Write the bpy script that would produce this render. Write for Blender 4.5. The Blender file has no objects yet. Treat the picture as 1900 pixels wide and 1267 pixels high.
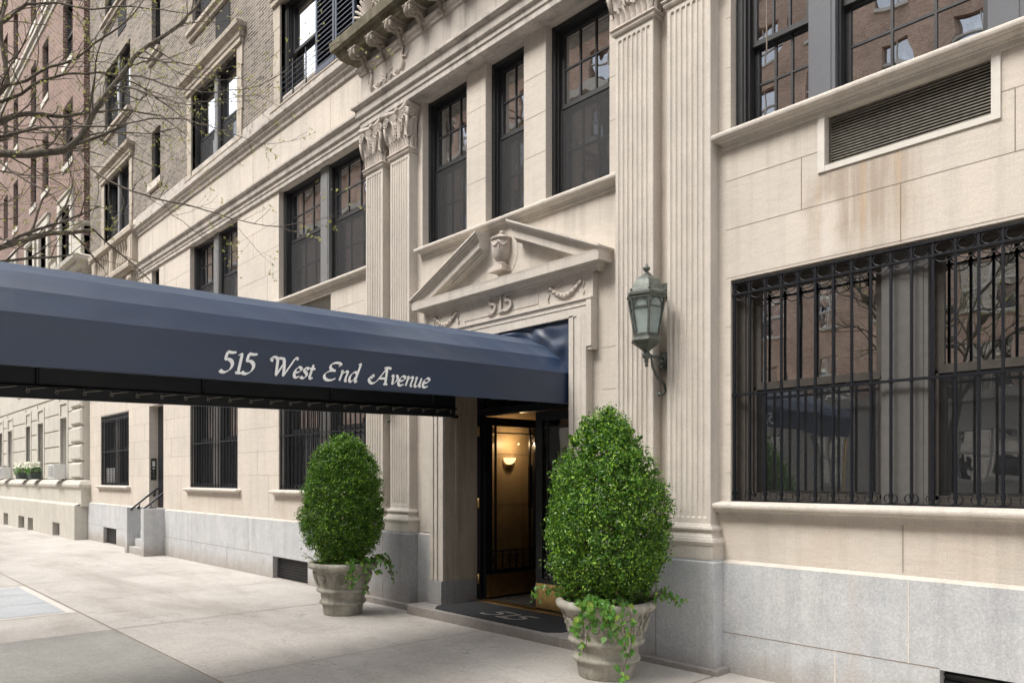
import bpy, math, random
import numpy as np
from mathutils import Vector, Matrix
PI = math.pi
R = math.radians
S = bpy.context.scene
C = S.collection
rnd = random.Random(515)

# ------------------------------------------------------------------ node helpers
class NT:
    def __init__(s, mat):
        mat.use_nodes = True
        s.m = mat; s.t = mat.node_tree; s.t.nodes.clear()
    def n(s, kind, **kw):
        o = s.t.nodes.new(kind)
        for k, v in kw.items():
            if k.startswith('i_'):
                key = k[2:]
                key = int(key) if key.isdigit() else key.replace('_', ' ')
                o.inputs[key].default_value = v
            else:
                setattr(o, k, v)
        return o
    def l(s, a, b): s.t.links.new(a, b)
    def math(s, op, a, b=None, c=None, clamp=False):
        o = s.t.nodes.new('ShaderNodeMath'); o.operation = op; o.use_clamp = clamp
        for i, v in enumerate((a, b, c)):
            if v is None: continue
            if isinstance(v, (int, float)): o.inputs[i].default_value = v
            else: s.l(v, o.inputs[i])
        return o.outputs[0]
    def noise(s, vec, scale, detail=4, rough=.55, dist=0.0):
        o = s.n('ShaderNodeTexNoise'); o.inputs['Scale'].default_value = scale
        o.inputs['Detail'].default_value = detail; o.inputs['Roughness'].default_value = rough
        o.inputs['Distortion'].default_value = dist
        s.l(vec, o.inputs['Vector']); return o.outputs['Fac']
    def ramp(s, fac, pts, interp='LINEAR'):
        o = s.n('ShaderNodeValToRGB'); cr = o.color_ramp; cr.interpolation = interp
        while len(cr.elements) < len(pts): cr.elements.new(.5)
        for e, (p, c) in zip(cr.elements, pts):
            e.position = p
            e.color = (c, c, c, 1) if isinstance(c, (int, float)) else (*c, 1)
        s.l(fac, o.inputs['Fac']); return o.outputs['Color']
    def mix(s, fac, a, b, mode='MIX'):
        o = s.n('ShaderNodeMix', data_type='RGBA', blend_type=mode)
        for i, v in ((0, fac), (6, a), (7, b)):
            if isinstance(v, (int, float)): o.inputs[i].default_value = v
            elif isinstance(v, tuple): o.inputs[i].default_value = (*v, 1)
            else: s.l(v, o.inputs[i])
        return o.outputs[2]
    def coords(s, scale=(1, 1, 1)):
        tc = s.n('ShaderNodeTexCoord'); mp = s.n('ShaderNodeMapping')
        mp.inputs['Scale'].default_value = scale
        s.l(tc.outputs['Object'], mp.inputs['Vector']); return mp.outputs[0]
    def bump(s, h, strength=.3, dist=.01, prev=None):
        o = s.n('ShaderNodeBump'); o.inputs['Strength'].default_value = strength
        o.inputs['Distance'].default_value = dist
        s.l(h, o.inputs['Height'])
        if prev is not None: s.l(prev, o.inputs['Normal'])
        return o.outputs[0]
    def out(s, color, rough=.8, normal=None, metallic=0, spec=.3, **kw):
        p = s.n('ShaderNodeBsdfPrincipled')
        for key, v in (('Base Color', color), ('Roughness', rough), ('Metallic', metallic), ('Specular IOR Level', spec)):
            if isinstance(v, (int, float)): p.inputs[key].default_value = v
            elif isinstance(v, tuple): p.inputs[key].default_value = (*v, 1)
            else: s.l(v, p.inputs[key])
        for k, v in kw.items():
            key = k.replace('_', ' ')
            if isinstance(v, tuple) and len(v) == 3: v = (*v, 1)
            p.inputs[key].default_value = v
        if normal is not None: s.l(normal, p.inputs['Normal'])
        o = s.n('ShaderNodeOutputMaterial'); s.l(p.outputs[0], o.inputs[0]); return p

M = {}
def newmat(name):
    m = bpy.data.materials.new(name); M[name] = m; return NT(m)

def mulc(c, f): return tuple(x * f for x in c)

def stone(name, base, warm, streak=.5, speck=0.0, bump=.25, grain=90, rust=.0, blot=1.4):
    t = newmat(name); v = t.coords(); vs = t.coords((3.2, 3.2, .22))
    big = t.noise(v, blot, 5, .6); st = t.noise(vs, 2.2, 5, .65); fine = t.noise(v, grain, 3, .7)
    col = t.mix(t.ramp(big, [(.3, 0.0), (.7, 1.0)]), base, warm)
    col = t.mix(t.math('MULTIPLY', t.ramp(st, [(.5, 0.0), (.78, 1.0)]), streak), col, mulc(base, .52), 'MIX')
    g = t.ramp(fine, [(.25, .80), (.75, 1.13)])
    col = t.mix(1.0, col, g, 'MULTIPLY')
    blo = t.noise(v, 6.5, 6, .7)
    col = t.mix(.8, col, t.ramp(blo, [(.3, .88), (.7, 1.07)]), 'MULTIPLY')
    if rust:
        rs = t.noise(t.coords((2.5, 2.5, .35)), 1.7, 4, .6)
        col = t.mix(t.math('MULTIPLY', t.ramp(rs, [(.6, 0.0), (.8, 1.0)]), rust), col, (.42, .27, .14))
    if name.startswith('granite'):
        sz_ = t.n('ShaderNodeSeparateXYZ'); t.l(v, sz_.inputs[0])
        ft = t.ramp(t.math('ADD', sz_.outputs[2], t.math('MULTIPLY', t.noise(v, 2.8, 6, .7), .5)), [(.22, 1.0), (.48, 0.0)])
        col = t.mix(t.math('MULTIPLY', ft, .55), col, (.27, .215, .16))
    if speck:
        vo = t.n('ShaderNodeTexVoronoi'); vo.inputs['Scale'].default_value = 160; t.l(v, vo.inputs['Vector'])
        col = t.mix(speck, col, t.ramp(vo.outputs['Color'], [(.2, .45), (.8, 1.4)]), 'MULTIPLY')
    pit = t.noise(v, 38, 6, .75)
    n = t.bump(pit, bump, .004); n = t.bump(big, .25, .02, n)
    t.out(col, .86, n, spec=.25)

def wallstone():
    t = newmat('wall_limestone'); v = t.coords(); vs = t.coords((3.2, 3.2, .22))
    big = t.noise(v, 1.1, 5, .6); st = t.noise(vs, 2.4, 5, .65); fine = t.noise(v, 90, 3, .7)
    col = t.mix(t.ramp(big, [(.3, 0.0), (.7, 1.0)]), (.525, .482, .428), (.60, .542, .472))
    # every course and block has its own shade
    sp = t.n('ShaderNodeSeparateXYZ'); t.l(v, sp.inputs[0])
    row = t.math('FLOOR', t.math('DIVIDE', t.math('SUBTRACT', sp.outputs[2], .03), .39))
    colx = t.math('FLOOR', t.math('ADD', t.math('DIVIDE', sp.outputs[0], 1.37), t.math('MULTIPLY', row, .5)))
    cb = t.n('ShaderNodeCombineXYZ'); t.l(row, cb.inputs[0]); t.l(colx, cb.inputs[1])
    wn_ = t.n('ShaderNodeTexWhiteNoise'); wn_.noise_dimensions = '2D'; t.l(cb.outputs[0], wn_.inputs['Vector'])
    col = t.mix(.55, col, t.ramp(wn_.outputs['Value'], [(0, (.93, .92, .91)), (1, (1.05, 1.03, 1.01))]), 'MULTIPLY')
    col = t.mix(t.math('MULTIPLY', t.ramp(st, [(.5, 0.0), (.8, 1.0)]), .38), col, (.30, .265, .225))
    vein = t.noise(t.coords((1.2, 1.2, 5)), 5, 6, .7, 1.2)
    col = t.mix(1.0, col, t.ramp(vein, [(.35, .93), (.65, 1.05)]), 'MULTIPLY')
    # run-off stain below the louvred vent
    def band(val, a, b, c, d):
        return t.math('MULTIPLY', t.ramp(t.math('DIVIDE', t.math('SUBTRACT', val, a), max(1e-6, b - a)), [(0, 0.0), (1, 1.0)]), t.ramp(t.math('DIVIDE', t.math('SUBTRACT', d, val), max(1e-6, d - c)), [(0, 0.0), (1, 1.0)]))
    wob = t.math('ADD', sp.outputs[0], t.math('MULTIPLY', t.math('SUBTRACT', t.noise(v, 3.5, 4, .6), .5), .35))
    m1 = t.math('MULTIPLY', band(wob, -2.62, -2.42, -2.0, -1.72), band(sp.outputs[2], 3.05, 3.35, 3.74, 3.79))
    drip = t.noise(t.coords((9, 9, .5)), 1.6, 5, .6)
    m2 = t.math('MULTIPLY', m1, t.ramp(drip, [(.30, .25), (.55, 1.0)]))
    col = t.mix(t.math('MULTIPLY', m2, .75), col, (.33, .26, .20))
    rs = t.math('MULTIPLY', m1, t.ramp(t.noise(t.coords((6, 6, .4)), 2.1, 4, .6), [(.52, 0.0), (.64, 1.0)]))
    col = t.mix(t.math('MULTIPLY', rs, .45), col, (.50, .36, .22))
    m3 = t.math('MULTIPLY', band(wob, -2.50, -2.44, -2.38, -2.30), band(sp.outputs[2], 3.10, 3.2, 3.5, 3.62))
    col = t.mix(t.math('MULTIPLY', m3, .6), col, (.66, .61, .55))
    m4 = t.math('MULTIPLY', t.ramp(t.noise(t.coords((7, 7, .3)), 1.3, 5, .7), [(.5, 0.0), (.68, 1.0)]), t.math('MAXIMUM', band(sp.outputs[2], 6.3, 6.5, 6.9, 7.05), band(sp.outputs[2], 3.85, 4.0, 4.15, 4.2)))
    col = t.mix(t.math('MULTIPLY', m4, .45), col, (.33, .295, .25))
    # grime that collects low on the wall by the pavement and high under the belts (own wavy outline)
    g2 = t.math('MULTIPLY', t.ramp(t.noise(t.coords((1, 1, 1)), 2.2, 5, .65), [(.45, 0.0), (.7, 1.0)]), band(sp.outputs[2], .85, .9, 1.0, 1.5))
    col = t.mix(t.math('MULTIPLY', g2, .35), col, (.36, .27, .19))
    col = t.mix(1.0, col, t.ramp(fine, [(.25, .84), (.75, 1.12)]), 'MULTIPLY')
    n = t.bump(t.noise(v, 38, 6, .75), .3, .004); n = t.bump(vein, .2, .006, n)
    t.out(col, .86, n, spec=.25)
wallstone()
LS = (.525, .482, .428); LSW = (.595, .54, .472)
stone('limestone', LS, LSW, .42, rust=.12)
stone('ledge_limestone', (.40, .365, .325), (.55, .50, .45), 1.0, bump=.3, rust=.1, blot=2.6)
stone('carved_limestone', (.48, .43, .38), (.56, .495, .435), .9, bump=.35, rust=.1)
stone('old_limestone', (.40, .35, .29), (.50, .44, .365), .9, bump=.4, blot=3)
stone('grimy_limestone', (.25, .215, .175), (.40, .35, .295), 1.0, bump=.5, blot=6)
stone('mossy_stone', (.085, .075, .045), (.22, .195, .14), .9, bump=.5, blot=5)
stone('granite', (.46, .47, .48), (.53, .53, .525), .45, speck=.16, bump=.12, rust=.25, grain=60, blot=2.2)
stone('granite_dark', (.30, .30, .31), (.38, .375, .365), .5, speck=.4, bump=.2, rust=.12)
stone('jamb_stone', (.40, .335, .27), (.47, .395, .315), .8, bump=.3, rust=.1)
stone('cream_stone', (.48, .455, .405), (.55, .52, .455), .3, bump=.15)
stone('pot_stone', (.27, .255, .205), (.46, .43, .37), 1.0, bump=.8, blot=5, grain=60)

def flat(name, col, rough=.6, metallic=0, spec=.4, var=.12, scale=14, bump=0.0, **kw):
    t = newmat(name); v = t.coords(); n = t.noise(v, scale, 5, .6)
    c = t.mix(t.ramp(n, [(.3, 0.0), (.7, 1.0)]), mulc(col, 1 - var), mulc(col, 1 + var))
    nn = t.bump(t.noise(v, scale * 4, 4, .7), bump, .004) if bump else None
    t.out(c, rough, nn, metallic, spec, **kw)
flat('joint', (.24, .20, .165), .95)
flat('light_joint', (.66, .60, .50), .95)
flat('black_iron', (.006, .0075, .011), .36, spec=.45, bump=.2, var=.3, scale=30)
flat('window_frame', (.020, .020, .021), .5, bump=.1, var=.2)
flat('window_frame_brown', (.06, .052, .044), .5, bump=.1, var=.2)
flat('mullion_panel', (.095, .090, .085), .6, bump=.2, var=.12)
flat('grey_mullion', (.16, .16, .158), .5, var=.1)
flat('louver_trim', (.58, .545, .49), .6, var=.06)
flat('louver_blade', (.24, .22, .185), .55, var=.3, scale=25)
flat('dark_void', (.010, .010, .011), .9, var=.3)
flat('room_wall', (.10, .09, .078), .9, var=.2)
flat('slate_panel', (.095, .098, .11), .55, var=.06)
flat('shutter', (.035, .045, .07), .45, var=.1)
flat('soil', (.045, .03, .02), .95, var=.4, bump=.8, scale=40)
flat('brass', (.72, .48, .2), .34, 1.0, .5, var=.15, bump=.15)
flat('mat_rubber', (.035, .036, .038), .95, var=.25, scale=120, bump=.5)
flat('mat_letter', (.33, .31, .27), .95, var=.15, scale=90)
flat('letter_white', (.88, .88, .86), .7, var=.03)
flat('verdigris', (.105, .115, .10), .55, metallic=.35, var=.35, scale=18, bump=.3)
flat('lantern_glass', (.27, .32, .30), .3, spec=.6, var=.22, scale=9)
flat('steel_white', (.62, .62, .6), .5, var=.08)
flat('grey_grill', (.22, .22, .22), .6)
flat('rope', (.45, .42, .35), .9)
flat('curtain', (.42, .44, .42), .9, var=.12, scale=5)
flat('blind', (.55, .56, .55), .8, var=.05)
flat('wood', (.32, .19, .09), .6, var=.2)
flat('flower_white', (.78, .78, .66), .8, var=.08)
flat('planter_green', (.04, .055, .05), .6)
flat('vestibule_marble', (.30, .22, .135), .45, var=.18, scale=5, bump=.05)
flat('vestibule_floor', (.05, .045, .04), .5, var=.3)
flat('paper', (.5, .47, .4), .8)
flat('asphalt', (.05, .05, .052), .9, var=.25, scale=30, bump=.5)
flat('twig_brown', (.11, .075, .05), .9, var=.3)
flat('roof_gravel', (.2, .19, .18), .9)
flat('intercom_plate', (.02, .022, .02), .35, spec=.6)

def glassmat(name, tint, ior=1.75, rough=.0, wav=.012, base=.0):
    t = newmat(name); v = t.coords((.9, .9, .6))
    f = t.n('ShaderNodeFresnel'); f.inputs['IOR'].default_value = ior; ff = t.math('MULTIPLY_ADD', f.outputs[0], 1.0, base, clamp=True)
    g = t.n('ShaderNodeBsdfGlossy'); g.inputs['Roughness'].default_value = rough
    g.inputs['Color'].default_value = (.95, .97, 1, 1)
    tr = t.n('ShaderNodeBsdfTransparent'); tr.inputs['Color'].default_value = (*tint, 1)
    nb = t.bump(t.noise(v, 1.6, 2, .5), .5, wav); t.l(nb, g.inputs['Normal']); t.l(nb, f.inputs['Normal'])
    m = t.n('ShaderNodeMixShader'); t.l(ff, m.inputs[0]); t.l(tr.outputs[0], m.inputs[1]); t.l(g.outputs[0], m.inputs[2])
    o = t.n('ShaderNodeOutputMaterial'); t.l(m.outputs[0], o.inputs[0])
glassmat('glass', (.66, .72, .70), 1.9, base=.46)
glassmat('door_glass', (.85, .86, .84), 1.45, 0, .002)

def screenmat(nm, col, op):
    t = newmat(nm)
    p = t.n('ShaderNodeBsdfPrincipled'); p.inputs['Base Color'].default_value = (*col, 1); p.inputs['Roughness'].default_value = .7
    tr = t.n('ShaderNodeBsdfTransparent'); m = t.n('ShaderNodeMixShader'); m.inputs[0].default_value = op
    t.l(tr.outputs[0], m.inputs[1]); t.l(p.outputs[0], m.inputs[2])
    o = t.n('ShaderNodeOutputMaterial'); t.l(m.outputs[0], o.inputs[0])
screenmat('insect_screen', (.040, .041, .043), .34); screenmat('dark_screen', (.008, .009, .011), .26)

def brickmat(name, c1, c2, mortar, bw=.215, bh=.068, ms=.011, big=.25):
    t = newmat(name)
    tc = t.n('ShaderNodeTexCoord'); sp = t.n('ShaderNodeSeparateXYZ'); t.l(tc.outputs['Object'], sp.inputs[0])
    cb = t.n('ShaderNodeCombineXYZ'); t.l(t.math('ADD', sp.outputs[0], sp.outputs[1]), cb.inputs[0]); t.l(sp.outputs[2], cb.inputs[1])
    b = t.n('ShaderNodeTexBrick'); b.offset = .5
    b.inputs['Scale'].default_value = 1; b.inputs['Brick Width'].default_value = bw; b.inputs['Row Height'].default_value = bh
    b.inputs['Mortar Size'].default_value = ms; b.inputs['Mortar Smooth'].default_value = .3
    b.inputs['Color1'].default_value = (*c1, 1); b.inputs['Color2'].default_value = (*c2, 1); b.inputs['Mortar'].default_value = (*mortar, 1)
    b.inputs['Bias'].default_value = 0
    t.l(cb.outputs[0], b.inputs['Vector'])
    v = tc.outputs['Object']
    n1 = t.noise(v, .7, 5, .6); n2 = t.noise(v, 9, 4, .7)
    col = t.mix(1.0, b.outputs['Color'], t.ramp(n1, [(.3, 1 - big), (.7, 1 + big * .6)]), 'MULTIPLY')
    col = t.mix(.7, col, t.ramp(n2, [(.3, .72), (.7, 1.2)]), 'MULTIPLY')
    inv = t.math('SUBTRACT', 1.0, b.outputs['Fac'])
    nn = t.bump(inv, .7, .008); nn = t.bump(t.noise(v, 60, 4, .7), .3, .004, nn)
    t.out(col, .9, nn, spec=.2)
brickmat('grey_brick', (.085, .072, .060), (.26, .222, .185), (.38, .34, .295), bw=.22, bh=.052, ms=.009)
brickmat('red_brick', (.12, .058, .043), (.215, .122, .092), (.35, .30, .265), bw=.22, bh=.075, ms=.013, big=.18)
brickmat('opposite_brick', (.46, .29, .20), (.56, .38, .28), (.56, .49, .42))

def canvasmat(name, col, sheen=.6):
    t = newmat(name); v = t.coords()
    n1 = t.noise(t.coords((1, .5, 1.5)), 2.0, 5, .6); n2 = t.noise(t.coords((400, 400, 400)), 1, 2, .5)
    c = t.mix(t.ramp(n1, [(.25, 0.0), (.8, 1.0)]), mulc(col, .7), mulc(col, 1.35)); c = t.mix(t.math('MULTIPLY', t.ramp(t.noise(t.coords((1, .5, 2.5)), 1.5, 5, .65), [(.5, 0.0), (.72, 1.0)]), .28), c, (.045, .045, .042))
    nn = t.bump(n2, .25, .001); nn = t.bump(t.noise(t.coords((1, .6, 2)), 2.2, 3, .5), .18, .03, nn)
    t.out(c, .46, nn, spec=.75, Sheen_Weight=sheen, Sheen_Roughness=.3, Sheen_Tint=(.56, .74, 1.0))
canvasmat('navy_canvas', (.0025, .017, .052), .52)
canvasmat('canvas_lining', (.008, .011, .018), .05)

def leafmat(name, a, b, c, trans=.35, gloss=.35, scale=7):
    t = newmat(name); v = t.coords()
    g = t.n('ShaderNodeNewGeometry')
    rn = g.outputs['Random Per Island']
    col = t.ramp(rn, [(0, a), (.62, b), (1, c)])
    n = t.noise(v, scale, 3, .6)
    col = t.mix(1.0, col, t.ramp(n, [(.3, .7), (.7, 1.25)]), 'MULTIPLY')
    p = t.n('ShaderNodeBsdfPrincipled'); t.l(col, p.inputs['Base Color']); p.inputs['Roughness'].default_value = gloss
    p.inputs['Specular IOR Level'].default_value = .4
    tl = t.n('ShaderNodeBsdfTranslucent'); t.l(t.mix(1.0, col, (1.3, 1.5, .6), 'MULTIPLY'), tl.inputs['Color'])
    m = t.n('ShaderNodeMixShader'); m.inputs[0].default_value = trans
    t.l(p.outputs[0], m.inputs[1]); t.l(tl.outputs[0], m.inputs[2])
    o = t.n('ShaderNodeOutputMaterial'); t.l(m.outputs[0], o.inputs[0])
leafmat('boxwood_leaf', (.022, .070, .012), (.085, .205, .024), (.36, .54, .07), .3, .3, 16)
leafmat('dry_leaf', (.10, .05, .02), (.17, .10, .04), (.22, .17, .06), .2)
leafmat('ivy_leaf', (.06, .17, .03), (.12, .27, .05), (.28, .36, .07), .35)
leafmat('bud_leaf', (.30, .28, .10), (.42, .39, .18), (.52, .48, .28), .3)
leafmat('flower_leaf', (.05, .12, .03), (.09, .2, .05), (.15, .28, .07), .3)

def barkmat():
    t = newmat('bark'); v = t.coords((1, 1, .6))
    n = t.noise(v, 26, 6, .7); c = t.ramp(n, [(.3, (.07, .058, .046)), (.55, (.145, .125, .10)), (.8, (.21, .20, .14))])
    t.out(c, .9, t.bump(n, .7, .01), spec=.2)
barkmat()

def concretemat(name, a, b, stain):
    t = newmat(name); v = t.coords(); vl = t.coords((.35, 1.5, 1))
    n1 = t.noise(v, .55, 6, .6); n2 = t.noise(v, 3.2, 6, .7); n3 = t.noise(v, 210, 3, .7)
    n5 = t.noise(t.coords((.25, 1.1, 1)), 1.1, 6, .62, .6)
    col = t.mix(t.ramp(n1, [(.3, 0.0), (.7, 1.0)]), a, b)
    col = t.mix(t.math('MULTIPLY', t.ramp(n5, [(.48, 0.0), (.72, 1.0)]), .55), col, stain)
    col = t.mix(1.0, col, t.ramp(n2, [(.25, .88), (.75, 1.08)]), 'MULTIPLY')
    col = t.mix(1.0, col, t.ramp(n3, [(.3, .80), (.7, 1.15)]), 'MULTIPLY')
    vo = t.n('ShaderNodeTexVoronoi'); vo.inputs['Scale'].default_value = 2.6; t.l(v, vo.inputs['Vector'])
    spots = t.ramp(vo.outputs['Distance'], [(.030, .3), (.042, 1.0)])
    col = t.mix(.6, col, spots, 'MULTIPLY')
    n6 = t.noise(v, 34, 5, .75); col = t.mix(1.0, col, t.ramp(n6, [(.30, .78), (.5, 1.0), (.75, 1.12)]), 'MULTIPLY')
    n7 = t.noise(t.coords((1, 1, 1)), 1.6, 8, .72, .3); col = t.mix(t.math('MULTIPLY', t.ramp(n7, [(.54, 0.0), (.60, .55), (.66, 1.0)]), .30), col, mulc(stain, .9))
    v2 = t.n('ShaderNodeTexVoronoi', feature='DISTANCE_TO_EDGE'); v2.inputs['Scale'].default_value = .34
    wv = t.n('ShaderNodeVectorMath', operation='ADD'); t.l(v, wv.inputs[0]); nn_ = t.n('ShaderNodeTexNoise'); nn_.inputs['Scale'].default_value = 2.5; nn_.inputs['Detail'].default_value = 6; t.l(v, nn_.inputs['Vector']); t.l(nn_.outputs['Color'], wv.inputs[1]); t.l(wv.outputs[0], v2.inputs['Vector'])
    col = t.mix(t.math('MULTIPLY', t.ramp(v2.outputs['Distance'], [(.0015, 1.0), (.004, 0.0)]), t.ramp(n1, [(.5, 0.0), (.56, .6)])), col, (.12, .10, .085))
    t.out(col, .85, t.bump(n3, .35, .003, t.bump(n2, .2, .01)), spec=.3)
concretemat('concrete', (.43, .40, .365), (.53, .50, .46), (.25, .215, .18))
concretemat('grey_concrete', (.29, .285, .262), (.35, .34, .31), (.22, .21, .19))
concretemat('blue_slab', (.42, .44, .45), (.46, .475, .48), (.36, .37, .38))

def emitmat(name, col, s):
    t = newmat(name); e = t.n('ShaderNodeEmission'); e.inputs[0].default_value = (*col, 1); e.inputs[1].default_value = s
    o = t.n('ShaderNodeOutputMaterial'); t.l(e.outputs[0], o.inputs[0])
emitmat('sconce_glow', (1, .62, .30), 1.1)

# ------------------------------------------------------------------ mesh builder
class MB:
    def __init__(s): s.v = []; s.f = []; s.m = []; s.s = []
    def add(s, vs, fs, mi=0, smooth=False):
        o = len(s.v); s.v.extend(vs)
        for f in fs: s.f.append(tuple(i + o for i in f)); s.m.append(mi); s.s.append(smooth)
        return s
    def box(s, x0, x1, y0, y1, z0, z1, mi=0, skip=''):
        v = [(x0, y0, z0), (x1, y0, z0), (x1, y1, z0), (x0, y1, z0), (x0, y0, z1), (x1, y0, z1), (x1, y1, z1), (x0, y1, z1)]
        fs = {'b': (0, 3, 2, 1), 't': (4, 5, 6, 7), 'f': (0, 1, 5, 4), 'k': (2, 3, 7, 6), 'l': (3, 0, 4, 7), 'r': (1, 2, 6, 5)}
        return s.add(v, [fs[k] for k in fs if k not in skip], mi)
    def cbox(s, x0, x1, y0, y1, z0, z1, c=.006, mi=0):
        # box with chamfered front edges (front = -Y)
        v = [(x0, y1, z0), (x1, y1, z0), (x1, y1, z1), (x0, y1, z1), (x0, y0 + c, z0), (x1, y0 + c, z0), (x1, y0 + c, z1), (x0, y0 + c, z1),
             (x0 + c, y0, z0 + c), (x1 - c, y0, z0 + c), (x1 - c, y0, z1 - c), (x0 + c, y0, z1 - c)]
        return s.add(v, [(8, 9, 10, 11), (4, 5, 9, 8), (5, 6, 10, 9), (6, 7, 11, 10), (7, 4, 8, 11), (0, 1, 5, 4), (1, 2, 6, 5), (2, 3, 7, 6), (3, 0, 4, 7), (3, 2, 1, 0)], mi)
    def sweep(s, path, prof, mi=0, closed=False, smooth=False, cap=True):
        # path: plan polyline (x,y); prof: (out,z) list bottom to top; outward = right side of travel
        n = len(path); P = [Vector((p[0], p[1])) for p in path]; offs = []
        for i in range(n):
            a = P[i] - P[i - 1] if (i > 0 or closed) else None
            b = P[(i + 1) % n] - P[i] if (i < n - 1 or closed) else None
            def nr(d): d = d.normalized(); return Vector((d.y, -d.x))
            if a is None: o = nr(b)
            elif b is None: o = nr(a)
            else:
                na, nb = nr(a), nr(b); o = (na + nb); L = o.length
                o = o / L if L > 1e-6 else na; o = o / max(.2, o.dot(na))
            offs.append(o)
        k = len(prof); vs = []
        for p, o in zip(P, offs):
            for (d, z) in prof: vs.append((p.x + o.x * d, p.y + o.y * d, z))
        fs = []
        for i in range(n if closed else n - 1):
            j = (i + 1) % n
            for q in range(k - 1): fs.append((i * k + q, j * k + q, j * k + q + 1, i * k + q + 1))
        s.add(vs, fs, mi, smooth)
        if cap and not closed:
            o = len(s.v) - len(vs)
            s.f.append(tuple(o + q for q in range(k))[::-1]); s.m.append(mi); s.s.append(False)
            s.f.append(tuple(o + (n - 1) * k + q for q in range(k))); s.m.append(mi); s.s.append(False)
        return s
    def prism(s, poly, y0, y1, mi=0):
        # poly in XZ (counter-clockwise seen from -Y) extruded y0 (front) to y1
        n = len(poly); v = [(x, y0, z) for x, z in poly] + [(x, y1, z) for x, z in poly]
        fs = [tuple(range(n)), tuple(range(2 * n - 1, n - 1, -1))] + [(i, i + n, (i + 1) % n + n, (i + 1) % n) for i in range(n)]
        return s.add(v, fs, mi)
    def lathe(s, prof, cx, cy, n=32, mi=0, a0=0, a1=2 * PI, sx=1, sy=1, rip=None):
        full = abs(a1 - a0 - 2 * PI) < 1e-6; m = n if full else n + 1; vs = []
        for i in range(m):
            a = a0 + (a1 - a0) * i / n
            for (r, z) in prof:
                rr = r * (1 + (rip(a, z) if rip else 0)); vs.append((cx + rr * math.cos(a) * sx, cy + rr * math.sin(a) * sy, z))
        k = len(prof); fs = []
        for i in range(n):
            j = (i + 1) % m
            for q in range(k - 1): fs.append((i * k + q, j * k + q, j * k + q + 1, i * k + q + 1))
        return s.add(vs, fs, mi, True)
    def tube(s, pts, r, n=6, mi=0, closed=False, cap=True):
        P = [Vector(p) for p in pts]; rs = r if isinstance(r, (list, tuple)) else [r] * len(P)
        N = len(P); vs = []; up = None
        for i in range(N):
            if closed: d = P[(i + 1) % N] - P[i - 1]
            else: d = P[min(i + 1, N - 1)] - P[max(i - 1, 0)]
            d.normalize()
            if up is None:
                up = Vector((0, 0, 1)) if abs(d.z) < .9 else Vector((1, 0, 0))
            a = d.cross(up)
            if a.length < 1e-5: a = d.orthogonal()
            a.normalize(); b = a.cross(d).normalized(); up = b
            for k in range(n):
                t = 2 * PI * k / n; q = P[i] + (a * math.cos(t) + b * math.sin(t)) * rs[i]; vs.append(tuple(q))
        fs = []
        for i in range(N if closed else N - 1):
            j = (i + 1) % N
            for k in range(n): fs.append((i * n + k, i * n + (k + 1) % n, j * n + (k + 1) % n, j * n + k))
        if cap and not closed: fs.append(tuple(range(n))[::-1]); fs.append(tuple((N - 1) * n + k for k in range(n)))
        return s.add(vs, fs, mi, n > 4)
    def bar(s, a, b, w, h=None, mi=0):
        # straight bar of rectangular section
        a = Vector(a); b = Vector(b); d = (b - a).normalized(); h = h or w
        u = d.cross(Vector((0, 1, 0)) if abs(d.y) < .9 else Vector((0, 0, 1))).normalized(); v = d.cross(u).normalized()
        vs = []
        for p in (a, b):
            for (i, j) in ((-1, -1), (1, -1), (1, 1), (-1, 1)): vs.append(tuple(p + u * i * w / 2 + v * j * h / 2))
        return s.add(vs, [(0, 1, 2, 3), (7, 6, 5, 4), (0, 4, 5, 1), (1, 5, 6, 2), (2, 6, 7, 3), (3, 7, 4, 0)], mi)
    def blob(s, c, r, mi=0, n=8, m=5):
        vs = []; fs = []; rx, ry, rz = r if isinstance(r, tuple) else (r, r, r)
        for i in range(m + 1):
            t = PI * i / m
            for j in range(n):
                a = 2 * PI * j / n; vs.append((c[0] + rx * math.sin(t) * math.cos(a), c[1] + ry * math.sin(t) * math.sin(a), c[2] - rz * math.cos(t)))
        for i in range(m):
            for j in range(n): fs.append((i * n + j, i * n + (j + 1) % n, (i + 1) * n + (j + 1) % n, (i + 1) * n + j))
        return s.add(vs, fs, mi, True)

def link(o, parent=None, loc=None):
    C.objects.link(o)
    if parent is not None:
        o.parent = parent; o.matrix_parent_inverse = Matrix.Translation(ROOT(parent)).inverted()
    return o
ORIG = {}
def ROOT(p): return ORIG.get(p.name, Vector((0, 0, 0)))
def part(name, mb, mats, parent=None, label=None, kind=None):
    me = bpy.data.meshes.new(name)
    if isinstance(mb, MB):
        me.from_pydata(mb.v, [], mb.f)
        me.polygons.foreach_set('material_index', mb.m); me.polygons.foreach_set('use_smooth', mb.s)
    else:
        me.from_pydata(mb[0], [], mb[1])
    for m in (mats if isinstance(mats, (list, tuple)) else [mats]): me.materials.append(M[m])
    me.update()
    o = bpy.data.objects.new(name, me); link(o, parent)
    if parent is not None: ORIG[o.name] = Vector((0, 0, 0))
    if label: o['label'] = label
    if kind: o['kind'] = kind
    return o
def thing(name, label, cat, loc=(0, 0, 0), group=None):
    o = bpy.data.objects.new(name, None); o.location = loc; o.empty_display_size = .2; C.objects.link(o)
    ORIG[o.name] = Vector(loc); tag(o, label, cat, group); return o
def tag(o, label, cat, group=None):
    o['label'] = label; o['category'] = cat
    if group: o['group'] = group
    return o

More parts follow.
